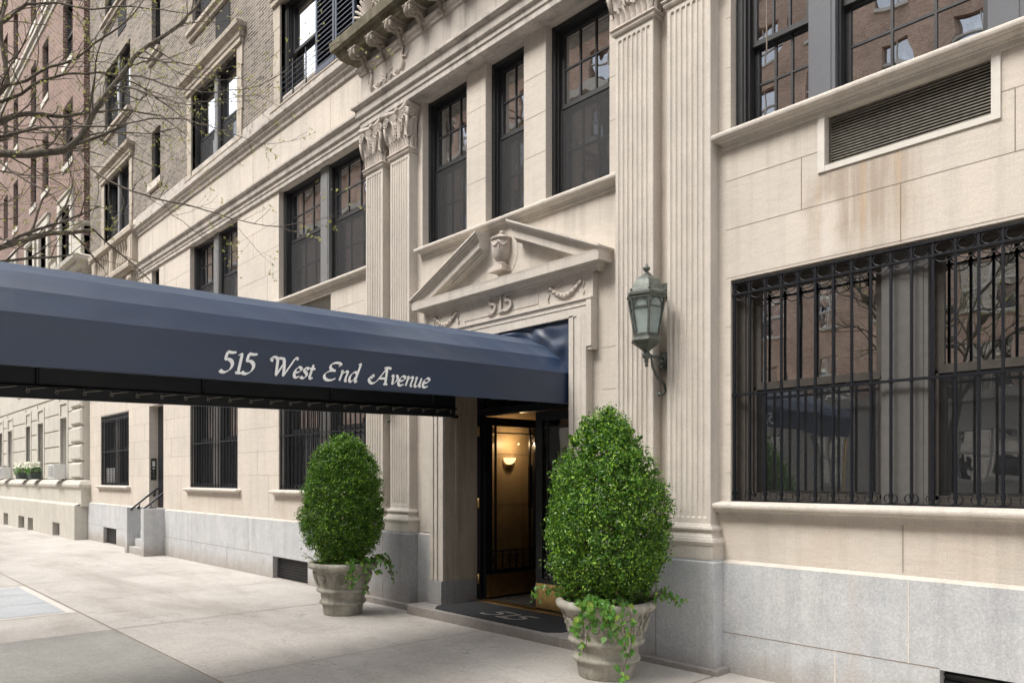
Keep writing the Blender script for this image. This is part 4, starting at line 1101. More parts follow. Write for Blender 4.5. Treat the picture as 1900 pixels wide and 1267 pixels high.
def ac_unit(x0, x1, y0, z0, label, h=.42):
    t = thing('air_conditioner', label, 'air conditioner', ((x0 + x1) / 2, 0, z0), 'window air conditioners on the cream base')
    m = MB(); m.box(x0, x1, y0, .12, z0, z0 + h); part('casing', m, 'steel_white', t)
    m = MB(); m.box(x0 + .05, x1 - .05, y0 - .006, y0 - .0, z0 + .05, z0 + h - .05, 0)
    for k in range(7): m.box(x0 + .04, x1 - .04, y0 - .012, y0 - .006, z0 + .06 + k * .045, z0 + .075 + k * .045, 1)
    part('grille', m, ['grey_grill', 'steel_white'], t)
ac_unit(-25.15, -24.45, -.48, 1.52, 'white window air conditioner nearest the corner of the cream building')
ac_unit(-33.48, -32.72, -.48, 1.52, 'white window air conditioner left of the flower boxes, nearer one of the far pair')
ac_unit(-35.40, -34.70, -.48, 1.52, 'white window air conditioner at the left edge, beyond the flower boxes')
def flowerbox(xc, label):
    t = thing('flower_box', label, 'flower box', (xc, -.35, 1.5), 'window boxes of white flowers')
    m = MB(); m.add([(xc - .33, -.5, 1.74), (xc + .33, -.5, 1.74), (xc + .33, -.18, 1.74), (xc - .33, -.18, 1.74), (xc - .27, -.45, 1.50), (xc + .27, -.45, 1.50), (xc + .27, -.2, 1.5), (xc - .27, -.2, 1.5)],
                      [(0, 1, 2, 3), (4, 7, 6, 5), (0, 4, 5, 1), (1, 5, 6, 2), (2, 6, 7, 3), (3, 7, 4, 0)]); part('trough', m, 'planter_green', t)
    m = MB(); m2 = MB()
    for k in range(150):
        c = Vector((xc + rnd.uniform(-.34, .34), -.34 + rnd.uniform(-.17, .15), 1.92 + rnd.uniform(-.06, .12)))
        m.blob(tuple(c), rnd.uniform(.022, .042), 0, 5, 3)
    for k in range(260):
        c = Vector((xc + rnd.uniform(-.37, .37), -.34 + rnd.uniform(-.2, .15), 1.72 + rnd.uniform(-.05, .16))); a = Vector((rnd.gauss(0, 1), rnd.gauss(0, 1), rnd.gauss(0, .6))).normalized(); b = a.orthogonal().normalized()
        m2.add([tuple(c + a * .04), tuple(c + b * .018), tuple(c - a * .04), tuple(c - b * .018)], [(0, 1, 2, 3)])
    part('blossoms', m, 'flower_white', t); part('leaves', m2, 'flower_leaf', t)
flowerbox(-27.88, 'window box of white flowers nearer the air conditioner at the corner')
flowerbox(-29.80, 'window box of white flowers, further left of the two')
# AC units behind the far grille
t = thing('air_conditioner', 'metal air conditioner behind the far iron window grille', 'air conditioner', (-20.8, .1, 1.4))
m = MB(); m.box(-21.2, -20.4, .055, .09, 1.40, 1.80); part('casing', m, 'grey_grill', t)
m = MB()
for k in range(9): m.box(-21.16, -20.44, .048, .054, 1.43 + k * .04, 1.445 + k * .04)
part('grille', m, 'steel_white', t)

# ================================================================== INTERCOM
t = thing('intercom_panel', 'dark brass intercom panel beside the side door steps', 'intercom', (-17.6, .2, 1.7))
m = MB(); m.box(-17.618, -17.602, .03, .15, 1.50, 1.98); part('plate', m, 'intercom_plate', t)
m = MB()
for z in (1.5, 1.6, 1.7, 1.8, 1.9, 1.96):
    for y in (.038, .142): m.blob((-17.601, y, z), .006, 0, 6, 4)
part('studs', m, 'brass', t)
m = MB(); m.box(-17.602, -17.598, .06, .12, 1.80, 1.92); m.box(-17.602, -17.598, .065, .115, 1.74, 1.77)
for k in range(6): m.blob((-17.601, .09, 1.56 + .028 * k), .006, 0, 6, 4)
part('keypad', m, 'steel_white', t)

# ================================================================== LETTERS (broad-nib strokes)
def crom(P, n=7):
    if len(P) < 3: return [tuple(P[0][i] + (P[1][i] - P[0][i]) * k / n for i in (0, 1)) for k in range(n + 1)]
    Q = [P[0]] + list(P) + [P[-1]]; out = []
    for i in range(1, len(Q) - 2):
        for k in range(n):
            t = k / n; a, b, c, d = Q[i - 1], Q[i], Q[i + 1], Q[i + 2]
            out.append(tuple(.5 * ((2 * b[j]) + (-a[j] + c[j]) * t + (2 * a[j] - 5 * b[j] + 4 * c[j] - d[j]) * t * t + (-a[j] + 3 * b[j] - 3 * c[j] + d[j]) * t ** 3) for j in (0, 1)))
    out.append(P[-1]); return out
GL = {
 '5': (.62, [[(.20, .97), (.44, .955), (.60, .99)], [(.20, .97), (.15, .58)], [(.15, .58), (.30, .62), (.46, .54), (.53, .36), (.46, .15), (.28, .02), (.12, .02), (.02, .09)]]),
 '1': (.40, [[(.10, .84), (.27, .97)], [(.27, .97), (.26, .03)], [(.12, .02), (.40, .02)]]),
 'W': (1.22, [[(.04, .80), (-.06, .86), (-.04, .97), (.08, 1.0), (.2, .95), (.26, .8), (.34, .02)], [(.34, .02), (.66, .86)], [(.30, .97), (.62, .95)], [(.56, .95), (.66, .5), (.70, .02)], [(.70, .02), (1.0, .72), (1.1, .96), (1.16, 1.04), (1.24, 1.02), (1.24, .94)]]),
 'e': (.42, [[(.06, .28), (.22, .31), (.34, .42), (.32, .54), (.20, .57), (.08, .44), (.03, .24), (.08, .06), (.2, .02), (.34, .10)]]),
 's': (.36, [[(.34, .50), (.24, .57), (.12, .53), (.12, .41), (.24, .28), (.27, .15), (.18, .03), (.06, .02), (-.02, .08)]]),
 't': (.30, [[(.18, .78), (.12, .3), (.11, .1), (.17, .02), (.28, .07)], [(.02, .55), (.32, .56)]]),
 'E': (.76, [[(.62, .80), (.70, .90), (.62, .99), (.44, 1.0), (.26, .90), (.24, .70), (.38, .58), (.52, .56)], [(.44, .57), (.22, .50), (.06, .32), (.08, .12), (.24, .01), (.44, .03), (.60, .14)]]),
 'n': (.48, [[(.02, .54), (.09, .56), (.09, .40), (.05, .02)], [(.06, .3), (.18, .48), (.31, .57), (.36, .48), (.33, .22), (.34, .05), (.42, .04)]]),
 'd': (.50, [[(.36, .42), (.30, .56), (.17, .53), (.06, .34), (.05, .12), (.13, .02), (.25, .12), (.34, .34)], [(.32, 1.0), (.42, 1.02), (.38, .5), (.35, .12), (.38, .03), (.46, .07)]]),
 'A': (.88, [[(-.16, .42), (-.10, .48), (-.05, .42), (-.10, .34), (-.2, .36), (-.24, .22), (-.16, .08), (-.02, .02), (.14, .12), (.30, .40), (.56, .97)], [(.42, .95), (.58, 1.0), (.80, .96)], [(.56, .97), (.62, .5), (.66, .03)], [(.56, .01), (.78, .03)], [(.24, .34), (.64, .35)]]),
 'v': (.44, [[(.0, .50), (.08, .57), (.13, .46), (.16, .02)], [(.16, .02), (.32, .22), (.38, .42), (.33, .55), (.26, .57)]]),
 'u': (.50, [[(.02, .52), (.10, .56), (.09, .36), (.08, .10), (.16, .02), (.28, .14), (.36, .36)], [(.38, .56), (.35, .2), (.36, .05), (.44, .05)]]),
}
def lettering(words, place, nib=.085, hair=.016, ang=38, th=.0015, shear=.22):
    """words: (text, start, end, size). place(u, v, w): u along the line, v up, w out of the surface"""
    mb = MB(); kk = 0
    for (txt, ua, ub, size) in words:
        W = sum(GL[c][0] for c in txt); sx = (ub - ua) / W if ub else size; x = 0
        for c in txt:
            for st in GL[c][1]:
                kk += 1; lift = .0002 * (kk % 5); pts = crom(st)
                P = [Vector(((x + p[0] + shear * p[1]) * sx + ua, p[1] * size)) for p in pts]; L = []; Rr = []
                for i, p in enumerate(P):
                    d = (P[min(i + 1, len(P) - 1)] - P[max(i - 1, 0)])
                    if d.length < 1e-9: d = Vector((1, 0))
                    d.normalize(); pr = Vector((-d.y, d.x)); w = hair + nib * abs(math.sin(math.atan2(d.y, d.x) - R(ang)))
                    w *= size * .5; w *= (.55 if i in (0, len(P) - 1) else 1)
                    L.append(p + pr * w); Rr.append(p - pr * w)
                vs = []; n = len(P)
                for a, b in zip(L, Rr):
                    vs += [place(a.x, a.y, th + lift), place(b.x, b.y, th + lift), place(a.x, a.y, -.0005), place(b.x, b.y, -.0005)]
                fs = []
                for i in range(n - 1):
                    o = 4 * i; fs += [(o, o + 1, o + 5, o + 4), (o, o + 4, o + 6, o + 2), (o + 1, o + 3, o + 7, o + 5)]
                fs += [(0, 2, 3, 1), (4 * n - 4, 4 * n - 3, 4 * n - 1, 4 * n - 2)]
                mb.add(vs, fs)
            x += GL[c][0]
    return mb

# ================================================================== CANOPY
cn = thing('entrance_canopy', 'long navy canvas canopy running from the door to the kerb', 'canopy', (-5.83, -.1, 2.2))
def droop(y): return .0195 * (y + .0)         # metres of fall going out to the street (y<0)
CXR, CXL = -4.93, -6.73; CM = (CXR + CXL) / 2
arch = [(CXR, 2.555), (-5.045, 2.715), (-5.25, 2.86), (-5.50, 2.965), (CM, 3.03)]
prof = arch + [(2 * CM - x, z) for x, z in arch[-2::-1]]
YS = [-.02] + [-.35 - .42 * i for i in range(14)]
YE = YS[-1]
def cz(y, z): return z + droop(y)
rf = MB(); n = len(prof); vs = []
def sub(prof, k=5):
    out = []
    for (a, b) in zip(prof, prof[1:]):
        for i in range(k): out.append((a[0] + (b[0] - a[0]) * i / k, a[1] + (b[1] - a[1]) * i / k, 0 if i == 0 else math.sin(PI * i / k)))
    out.append((*prof[-1], 0)); return out
sp = sub(prof)
ysub = []
for a, b in zip(YS, YS[1:]):
    for i in range(3): ysub.append((a + (b - a) * i / 3, math.sin(PI * i / 3)))
ysub.append((YE, 0))
for (y, sy) in ysub:
    for (x, z, sx) in sp:
        sag = .004 * sx * sy + .0006 * math.sin(y * 9 + x * 5)
        vs.append((x - (x - CM) * sag * .3, y, cz(y, z) - sag))
k = len(sp)
rf.add(vs, [(j * k + i, (j + 1) * k + i, (j + 1) * k + i + 1, j * k + i + 1) for j in range(len(ysub) - 1) for i in range(k - 1)])
part('canopy_roof', rf, 'navy_canvas', cn)
# lining under the roof
vs = []
for y in (YS[0], YE):
    for (x, z) in prof: vs.append((x + (CM - x) * .02, y, cz(y, z) - .02))
lm = MB(); lm.add(vs, [(i, i + 1, i + 1 + n, i + n) for i in range(n - 1)]); part('lining', lm, 'canvas_lining', cn)
def valance(x, sgn, z0, z1):
    v = MB(); vs = []; ny = 60; nzz = 5
    for j in range(ny + 1):
        y = -.02 + (YE + .02) * j / ny
        for i in range(nzz):
            t = i / (nzz - 1); wob = .004 * math.sin(y * 3.1 + 1) * (1 - t) + .0025 * math.sin(y * 11) * (1 - t) * t
            vs.append((x + sgn * wob, y, cz(y, z0 + (z1 - z0) * t)))
    fs = [(j * nzz + i, (j + 1) * nzz + i, (j + 1) * nzz + i + 1, j * nzz + i + 1) for j in range(ny) for i in range(nzz - 1)]
    v.add(vs, fs, 0, True)
    v.tube([(x - sgn * .004, -.02 + (YE + .02) * j / 20, cz(-.02 + (YE + .02) * j / 20, z0)) for j in range(21)], .006, 5)
    return v
vr = part('side_valance', valance(CXR, 1, 2.268, 2.56), 'navy_canvas', cn)
vl = part('side_valance', valance(CXL, -1, 2.245, 2.56), 'navy_canvas', cn)
lin = valance(CXL + .012, -1, 2.246, 2.56); part('lining', lin, 'canvas_lining', cn)
lin = valance(CXR - .012, 1, 2.28, 2.56); part('lining', lin, 'canvas_lining', cn)
def place_side(u, v, w):
    y = u; return (CXR + .0065 + w, y, cz(y, 2.268) + .045 + v)
lt = lettering([('515', -3.43, -3.195, .142), ('West', -3.085, -2.755, .132), ('End', -2.68, -2.385, .132), ('Avenue', -2.255, -1.725, .132)], place_side, nib=.17, hair=.03)
part('lettering', lt, 'letter_white', vr)
# frame pipes and lacing
fp = MB()
for x in (CXR - .03, CXL + .03):
    fp.tube([(x, -.02, cz(0, 2.335)), (x, YE, cz(YE, 2.335))], .013, 8)
    fp.tube([(x, -.02, cz(0, 2.545)), (x, YE, cz(YE, 2.545))], .013, 8)
for y in YS[1::3]:
    pts = [(x + (CM - x) * .03, y, cz(y, z) - .035) for x, z in prof]; fp.tube([(pts[0][0], y, cz(y, 2.335))] + pts + [(pts[-1][0], y, cz(y, 2.335))], .012, 6)
fp.box(CXL - .01, CXL + .06, -.06, -.015, 2.225, 2.262)
part('frame_pipes', fp, 'black_iron', cn)
lc = MB(); y = -.1; s_ = .195
while y > YE + .3:
    z0 = cz(y, 2.30); x = CXL + .03
    lc.tube([(x, y, z0 + .0), (x + .004, y - .012, z0 + .035), (x + .004, y - s_, cz(y - s_, 2.30) + .006)], .0032, 4)
    ring2 = [(x + .003, y + .012 * math.cos(a), z0 - .006 + .012 * math.sin(a)) for a in [2 * PI * i / 8 for i in range(8)]]
    lc.tube(ring2, .0025, 4, closed=True); y -= s_
part('lacing', lc, 'rope', cn)
# wrinkled closing panel between arch and door head
pm = MB(); vs = []; NXX, NZZ = 60, 26
def archz(x):
    q = sorted(prof)
    for (a, za), (b, zb) in zip(q, q[1:]):
        if a <= x <= b: return za + (zb - za) * (x - a) / (b - a)
    return 2.3
for i in range(NXX + 1):
    x = -6.868 + (6.868 - 4.902) * i / NXX; za = archz(x) - .03 if CXL < x < CXR else 2.3; zb = 3.075
    for j in range(NZZ + 1):
        t = j / NZZ; z = za + (zb - za) * t
        dx = x + 4.902
        wr = .016 * math.sin(14 * (x * .9 - z * 1.1) + 2.2 * math.sin(z * 6)) + .010 * math.sin(31 * (x * .5 + z) + 3 * math.sin(x * 7)) + .012 * math.sin(9 * (z - .5 * x))
        env = math.sin(PI * min(1, max(0, t))) ** .6 * min(1, (x + 6.868) * 6, -dx * 8)
        vs.append((x, -.045 - .02 * math.sin(PI * t) + wr * env * .9, z))
fs = [(i * (NZZ + 1) + j, (i + 1) * (NZZ + 1) + j, (i + 1) * (NZZ + 1) + j + 1, i * (NZZ + 1) + j + 1) for i in range(NXX) for j in range(NZZ)]
pm.add(vs, fs, 0, True); part('end_panel', pm, 'navy_canvas', cn)

# street-end legs of the canopy
pm = MB()
for x in (CXR - .03, CXL + .03): pm.tube([(x, YE + .02, gz(x)), (x, YE + .02, cz(YE, 2.4))], .022, 8)
part('canopy_pole', pm, 'brass', cn)

# ================================================================== HOUSE NUMBER, MAT
hn = lettering([('515', XC - .20, XC + .195, .165)], lambda u, v, w: (u, -.0705 - w, 3.302 + v), nib=.02, hair=.155, ang=15, th=.026, shear=0)
o = part('house_number', hn, 'carved_limestone', bld)
mt = thing('doormat', 'charcoal doormat lettered 515 with clipped corners at the door', 'doormat', (XC, 0, .085))
m = MB(); P = [(-6.83, .36), (-6.83, -.20), (-6.72, -.31), (-4.98, -.31), (-4.87, -.20), (-4.87, .36)]
vs = [(x, y, .086) for x, y in P] + [(x, y, .096) for x, y in P]; n6 = len(P)
m.add(vs, [tuple(range(n6, 2 * n6)), tuple(range(n6))[::-1]] + [(i, (i + 1) % n6, (i + 1) % n6 + n6, i + n6) for i in range(n6)])
part('mat_sheet', m, 'mat_rubber', mt)
m = lettering([('515', XC - .27, XC + .31, .26)], lambda u, v, w: (u, -.14 + v, .0965 + w), nib=.15, hair=.04, th=.001)
part('mat_lettering', m, 'mat_letter', mt)

# ================================================================== WALL LANTERN
def lantern(cx, cy, label, dz=0):
    t = thing('wall_lantern', label, 'lantern', (cx, 0, 2.6))
    HX = lambda r, z, ph=R(15): [(cx + r * math.cos(ph + R(60) * k), cy + r * math.sin(ph + R(60) * k), z) for k in range(6)]
    def hexl(rows):
        m = MB(); vs = []
        for r, z in rows: vs += HX(r, z)
        m.add(vs, [(j * 6 + k, j * 6 + (k + 1) % 6, (j + 1) * 6 + (k + 1) % 6, (j + 1) * 6 + k) for j in range(len(rows) - 1) for k in range(6)]); return m
    m = hexl([(.155, 3.035), (.178, 3.055), (.178, 3.075), (.165, 3.085), (.15, 3.10), (.135, 3.14), (.105, 3.19), (.06, 3.225), (.03, 3.235)])
    m.lathe([(.028, 3.23), (.03, 3.245), (.015, 3.255), (.016, 3.27), (.032, 3.285), (.03, 3.30), (.014, 3.31), (.012, 3.325), (0, 3.335)], cx, cy, 12)
    for k in range(6):
        a = R(15 + 60 * k); m.blob((cx + .16 * math.cos(a), cy + .16 * math.sin(a), 3.098), .012, 0, 6, 4)
    r_ = part('roof', m, 'verdigris', t)
    m = hexl([(.020, 2.575), (.025, 2.60), (.05, 2.62), (.09, 2.65), (.125, 2.675), (.135, 2.685), (.132, 2.70), (.11, 2.71), (.108, 2.74)])
    m.lathe([(0, 2.47), (.012, 2.475), (.016, 2.49), (.010, 2.505), (.022, 2.515), (.014, 2.535), (.034, 2.55), (.038, 2.575), (.02, 2.60)], cx, cy, 12)
    part('base_bowl', m, 'verdigris', t)
    m = MB(); lo, hi = HX(.105, 2.735), HX(.158, 3.04)
    for k in range(6):
        m.bar(lo[k], hi[k], .016, .012)
        a, b = Vector(lo[k]), Vector(lo[(k + 1) % 6]); c, d = Vector(hi[k]), Vector(hi[(k + 1) % 6])
        def Q(u, v): return tuple((a.lerp(b, u)).lerp(c.lerp(d, u), v))
        m.bar(Q(0, .73), Q(1, .73), .010, .008)
        m.tube([Q(.08, .70), Q(.12, .83), Q(.28, .93), Q(.5, .985)], .005, 5); m.tube([Q(.92, .70), Q(.88, .83), Q(.72, .93), Q(.5, .985)], .005, 5)
        m.bar(Q(0, .99), Q(1, .99), .018, .014); m.bar(Q(0, .01), Q(1, .01), .014, .012)
    part('cage', m, 'verdigris', t)
    m = MB(); vs = HX(.099, 2.74) + HX(.150, 3.04)
    m.add(vs, [(k, (k + 1) % 6, 6 + (k + 1) % 6, 6 + k) for k in range(6)]); part('glass', m, 'lantern_glass', t)
    m = MB()
    m.box(cx - .05, cx + .05, -.035, .0, 2.47, 2.63); m.blob((cx, -.045, 2.55), (.045, .035, .05))
    m.tube([(cx, 0, 2.56), (cx, cy * .4, 2.575), (cx, cy, 2.565)], .014, 8)
    pts = [];
    for i in range(22):
        tt = i / 21; a = R(200) - tt * R(560); q = .022 + .045 * tt
    sc1 = [(cx, -.10 - .035 * math.cos(a) * (1 - a / 9), 2.50 + .035 * math.sin(a) * (1 - a / 9)) for a in [i * .45 for i in range(16)]]
    m.tube(sc1, .010, 6)
    m.tube([(cx, -.235, 2.555), (cx, -.215, 2.48), (cx, -.17, 2.42), (cx, -.10, 2.375), (cx, -.05, 2.35), (cx, -.035, 2.30), (cx, -.06, 2.265), (cx, -.10, 2.255)], [.008, .011, .012, .012, .012, .011, .011, .010], 6)
    m.blob((cx, -.115, 2.26), .02)
    m.box(cx - .035, cx + .035, -.03, 0, 3.10, 3.22); m.tube([(cx, -.01, 3.14), (cx, -.10, 3.17), (cx, -.2, 3.23), (cx, cy, 3.262)], .012, 6)
    part('bracket', m, 'verdigris', t)
lantern(-3.815, -.30, 'weathered green wall lantern with arched panes between the right pilasters')
lantern(2 * XC + 3.815, -.30, 'wall lantern mostly hidden behind the canopy between the left pilasters')

# ================================================================== POTS, BOXWOODS, IVY
def planter(px, py, label, seed):
    z = gz(px); t = thing('stone_planter', label, 'planter', (px, py, z), 'round stone planters at the entrance')
    pr = [(.0, .0), (.215, .0), (.222, .012), (.232, .10), (.238, .125), (.262, .13), (.268, .145), (.262, .162), (.248, .168), (.252, .25), (.262, .262), (.292, .268), (.302, .285), (.296, .305), (.280, .312), (.292, .36), (.335, .50), (.345, .53), (.352, .535), (.385, .54), (.398, .56), (.398, .585), (.38, .602), (.352, .605), (.335, .595), (.325, .56), (.32, .50)]
    m = MB(); m.lathe([(r, z + h) for r, h in pr], px, py, 56); part('bowl', m, 'pot_stone', t)
    m = MB(); N = 8
    for k in range(N):
        a0 = 2 * PI * k / N + seed
        def W(u, v):   # u angle offset in metres, v height
            rr = .292 + (v - .36) * .305 + .009; a = a0 + u / .31; return (px + rr * math.cos(a), py + rr * math.sin(a), z + v)
        pts = [];
        for i in range(30):
            q = i / 29; a = q * 2.6 * 2 * PI; rr = .058 * (1 - .85 * q); pts.append(W(rr * math.cos(a), .415 + rr * 1.05 * math.sin(a)))
        m.tube(pts, .0095, 5)
        m.tube([W(.058, .415), W(.075, .36), W(.11, .345), W(.135, .40), W(.13, .46), W(.115, .485)], .006, 5)
        m.tube([W(.115, .485), W(.10, .50), W(.085, .485), W(.095, .46)], .005, 5); m.tube([W(.11, .345), W(.12, .375), W(.105, .39)], .006, 5)
        for (u, v) in ((.12, .42), (-.08, .49), (.1, .50), (-.085, .36)): m.blob(W(u, v), (.012, .012, .014), 0, 6, 4)
    part('scroll_relief', m, 'pot_stone', t)
    m = MB(); m.lathe([(0, z + .555), (.15, z + .56), (.326, z + .545)], px, py, 24, rip=lambda a, zz: .03 * math.sin(a * 5 + zz * 30)); part('soil', m, 'soil', t)
def leaves_mesh(P, N, L, Wd, rs, jitter=.75, fold=.25):
    # P centres (n,3), N main normals; returns verts, faces of folded leaf quads
    n = len(P); rg = np.random.default_rng(rs)
    Nn = N + rg.normal(0, jitter, (n, 3)); Nn /= np.linalg.norm(Nn, axis=1)[:, None]
    T = rg.normal(0, 1, (n, 3)); T -= Nn * (T * Nn).sum(1)[:, None]; T /= np.linalg.norm(T, axis=1)[:, None]; B = np.cross(Nn, T)
    s = rg.uniform(.65, 1.25, (n, 1)); l = L * s; w = Wd * s
    v = np.stack([P - T * l * .5, P + B * w * .5 + Nn * w * fold - T * l * .02, P + T * l * .5, P - B * w * .5 + Nn * w * fold - T * l * .02], 1).reshape(-1, 3)
    f = (np.arange(n)[:, None] * 4 + np.array([0, 1, 2, 3])[None]).tolist()
    return v.tolist(), f
def fbm_dir(rg, k=26):
    D = rg.normal(0, 1, (k, 3)); F = rg.uniform(2, 13, k); ph = rg.uniform(0, 6.28, k)
    def f(d): return sum(np.sin((d @ (D[i] / np.linalg.norm(D[i]))) * F[i] + ph[i]) / (F[i] ** .75) for i in range(k)) * .35
    return f
def boxwood(px, py, zr, zt, rad, label, seed, shape):
    t = thing('boxwood_shrub', label, 'shrub', (px, py, zr), 'boxwood shrubs in the stone planters')
    rg = np.random.default_rng(seed); f = fbm_dir(rg); H = zt - zr
    SX = [p[0] for p in shape]; SY = [p[1] for p in shape]
    nc = 2300; u = rg.uniform(0, 1, nc); w_ = np.interp(u, SX, SY); keep = rg.uniform(0, 1, nc) < w_ * .9 + .12; u = u[keep]; nc = len(u)
    th = rg.uniform(0, 2 * PI, nc); pr = np.interp(u, SX, SY) * rad
    nz = f(np.stack([np.cos(th), np.sin(th), (u - .5) * 2.4], 1))
    layer = rg.uniform(0, 1, nc); dep = np.where(layer < .45, rg.uniform(-.02, .012, nc), rg.uniform(.02, .13, nc)); spur = rg.uniform(0, 1, nc) < .07; dep = dep - spur * rg.uniform(.01, .055, nc)
    r = np.maximum(0, pr * (1 + .18 * nz) - dep); slope = -np.gradient(np.interp(np.linspace(0, 1, 60), SX, SY), 1 / 59.0)
    sl_ = np.interp(u, np.linspace(0, 1, 60), slope) * rad / H
    Nc = np.stack([np.cos(th), np.sin(th), np.clip(sl_, -.5, 2.2) + .25], 1); Nc /= np.linalg.norm(Nc, axis=1)[:, None]
    C0_ = np.stack([px + r * np.cos(th), py + r * np.sin(th), zr + u * H + .02 * nz], 1)
    ns = 90; us = rg.uniform(.05, .97, ns); ts = rg.uniform(0, 2 * PI, ns); r0 = np.interp(us, SX, SY) * rad
    ex = []; en = []
    for k in range(ns):
        dv = np.array([math.cos(ts[k]), math.sin(ts[k]), rg.uniform(.1, 1.4)]); dv /= np.linalg.norm(dv); b0 = np.array([px + r0[k] * math.cos(ts[k]), py + r0[k] * math.sin(ts[k]), zr + us[k] * H])
        for q in range(rg.integers(2, 5)): ex.append(b0 + dv * (.018 * q + .01)); en.append(dv)
    C0_ = np.concatenate([C0_, np.array(ex)]); Nc = np.concatenate([Nc, np.array(en)]); nx_ = len(ex)
    per = 24; Cc = np.repeat(C0_, per, 0); Nn = np.repeat(Nc, per, 0); n = len(Cc)
    sz = np.repeat(np.concatenate([rg.uniform(.018, .036, nc), rg.uniform(.006, .012, nx_)]), per)[:, None]
    off = rg.normal(0, 1, (n, 3)) * sz; al = (off * Nn).sum(1)[:, None]; off = off - Nn * al * .3
    P = Cc + off + Nn * rg.uniform(-.01, .022, (n, 1)); Nn = Nn * .8 + off / .03 * .7; Nn /= np.linalg.norm(Nn, axis=1)[:, None]
    part('foliage', leaves_mesh(P, Nn, .024, .0150, seed, .5), 'boxwood_leaf', t)
    # darker inner branching
    m = MB(); rr = random.Random(seed)
    for k in range(60):
        a = rr.uniform(0, 2 * PI); e = rr.uniform(.15, .7); hh = zr + H * rr.uniform(.08, .85); R1 = rad * float(np.interp((hh - zr) / H, [p[0] for p in shape], [p[1] for p in shape])) * e
        b = Vector((px + .06 * math.cos(a), py + .06 * math.sin(a), zr - .04)); c = Vector((px + R1 * math.cos(a), py + R1 * math.sin(a), hh)); mid = b.lerp(c, .5) + Vector((rr.uniform(-.04, .04), rr.uniform(-.04, .04), .04 - .3 * (c - b).length * .1))
        m.tube([b, b.lerp(mid, .5) + Vector((rr.uniform(-.02, .02), 0, 0)), mid, mid.lerp(c, .5), c], [.010, .009, .007, .005, .003], 5)
    part('stems', m, 'twig_brown', t)
    n3 = 900; u = rg.uniform(-.01, .2, n3) ** 1.0; th = rg.uniform(0, 2 * PI, n3); r = np.interp(u, SX, SY) * rad * rg.uniform(.55, 1.0, n3)
    part('dry_leaves', leaves_mesh(np.stack([px + r * np.cos(th), py + r * np.sin(th), zr + u * H], 1), rg.normal(0, 1, (n3, 3)), .024, .014, seed + 2), 'dry_leaf', t)
    # inner core of old leaves so that no daylight shows through
    n2 = 9000; u = rg.uniform(.06, .95, n2); th = rg.uniform(0, 2 * PI, n2); r = np.interp(u, [p[0] for p in shape], [p[1] for p in shape]) * rad * rg.uniform(.45, .82, n2)
    P = np.stack([px + r * np.cos(th), py + r * np.sin(th), zr + u * H], 1)
    part('inner_foliage', leaves_mesh(P, rg.normal(0, 1, (n2, 3)), .034, .02, seed + 1), 'boxwood_leaf', t)
def ivy(px, py, label, trails, seed):
    t = thing('ivy_plant', label, 'ivy', (px, py, gz(px) + .56), 'ivy trailing from the stone planters')
    rr = random.Random(seed); st = MB(); lf = MB(); zg = gz(px)
    def ivyleaf(c, s, out):
        nrm = (out + Vector((rr.gauss(0, .5), rr.gauss(0, .5), rr.gauss(.2, .5)))).normalized(); d = Vector((rr.gauss(0, .6), rr.gauss(0, .6), -1)); d = (d - nrm * d.dot(nrm)).normalized(); b = nrm.cross(d)
        sh_ = [(-.35, 0), (-.25, .42), (.05, .34), (.1, .62), (.38, .3), (.9, 0)]
        pts = [c + d * (u * s) + b * (w * s) + nrm * (abs(w) * s * .2) for u, w in sh_] + [c + d * (u * s) - b * (w * s) + nrm * (abs(w) * s * .2) for u, w in sh_[-2:0:-1]]
        cc = c + d * .1 * s; lf.add([tuple(cc)] + [tuple(p) for p in pts], [(0, i, i % len(pts) + 1) for i in range(1, len(pts) + 1)])
    for (ang, spread, length, drop, nl, sz) in trails:
        for k in range(spread):
            a = R(ang) + rr.uniform(-.32, .32); p = Vector((px + .30 * math.cos(a), py + .30 * math.sin(a), zg + .58)); pts = [p.copy()]; out = Vector((math.cos(a), math.sin(a), 0)); L = length * rr.uniform(.55, 1.1); v = out * .75 + Vector((0, 0, .9)); s = 0
            while s < L:
                v = (v + Vector((rr.gauss(0, .22), rr.gauss(0, .22), -.38 * drop))).normalized() if s > .05 else v.normalized()
                p = p + v * .03; s += .03
                rad = math.hypot(p.x - px, p.y - py); lim = .415 if p.z > zg + .5 else .30 + max(0, (p.z - zg - .3)) * .35 + .03
                if rad < lim and s > .09: q = lim / max(rad, .01); p.x = px + (p.x - px) * q; p.y = py + (p.y - py) * q
                p.z = max(p.z, zg + .012); pts.append(p.copy())
                for j in range(nl):
                    if rr.random() < .8: ivyleaf(p + Vector((rr.gauss(0, .022), rr.gauss(0, .022), rr.gauss(0, .022))) + out * .01, sz * rr.uniform(.6, 1.2), out)
            st.tube(pts, .0028, 4)
    for k in range(90):
        a = rr.uniform(0, 2 * PI); r_ = rr.uniform(.2, .36); ivyleaf(Vector((px + r_ * math.cos(a), py + r_ * math.sin(a), zg + .62 + rr.uniform(-.02, .05))), .03, Vector((0, 0, 1)))
    part('stems', st, 'twig_brown', t); part('leaves', lf, 'ivy_leaf', t)
P1, P2 = (-7.74, -.88), (-3.83, -.80)
planter(*P1, 'mossy stone planter left of the door, carved with scrolls', .2)
planter(*P2, 'pale stone planter right of the door, nearest the camera', .45)
boxwood(P1[0], P1[1], gz(P1[0]) + .60, 2.03, .425, 'rounded boxwood shrub in the planter left of the door', 11,
        [(0, .42), (.06, .60), (.14, .83), (.26, .96), (.42, 1.0), (.6, .96), (.75, .82), (.88, .60), (.95, .42), (1, .16)])
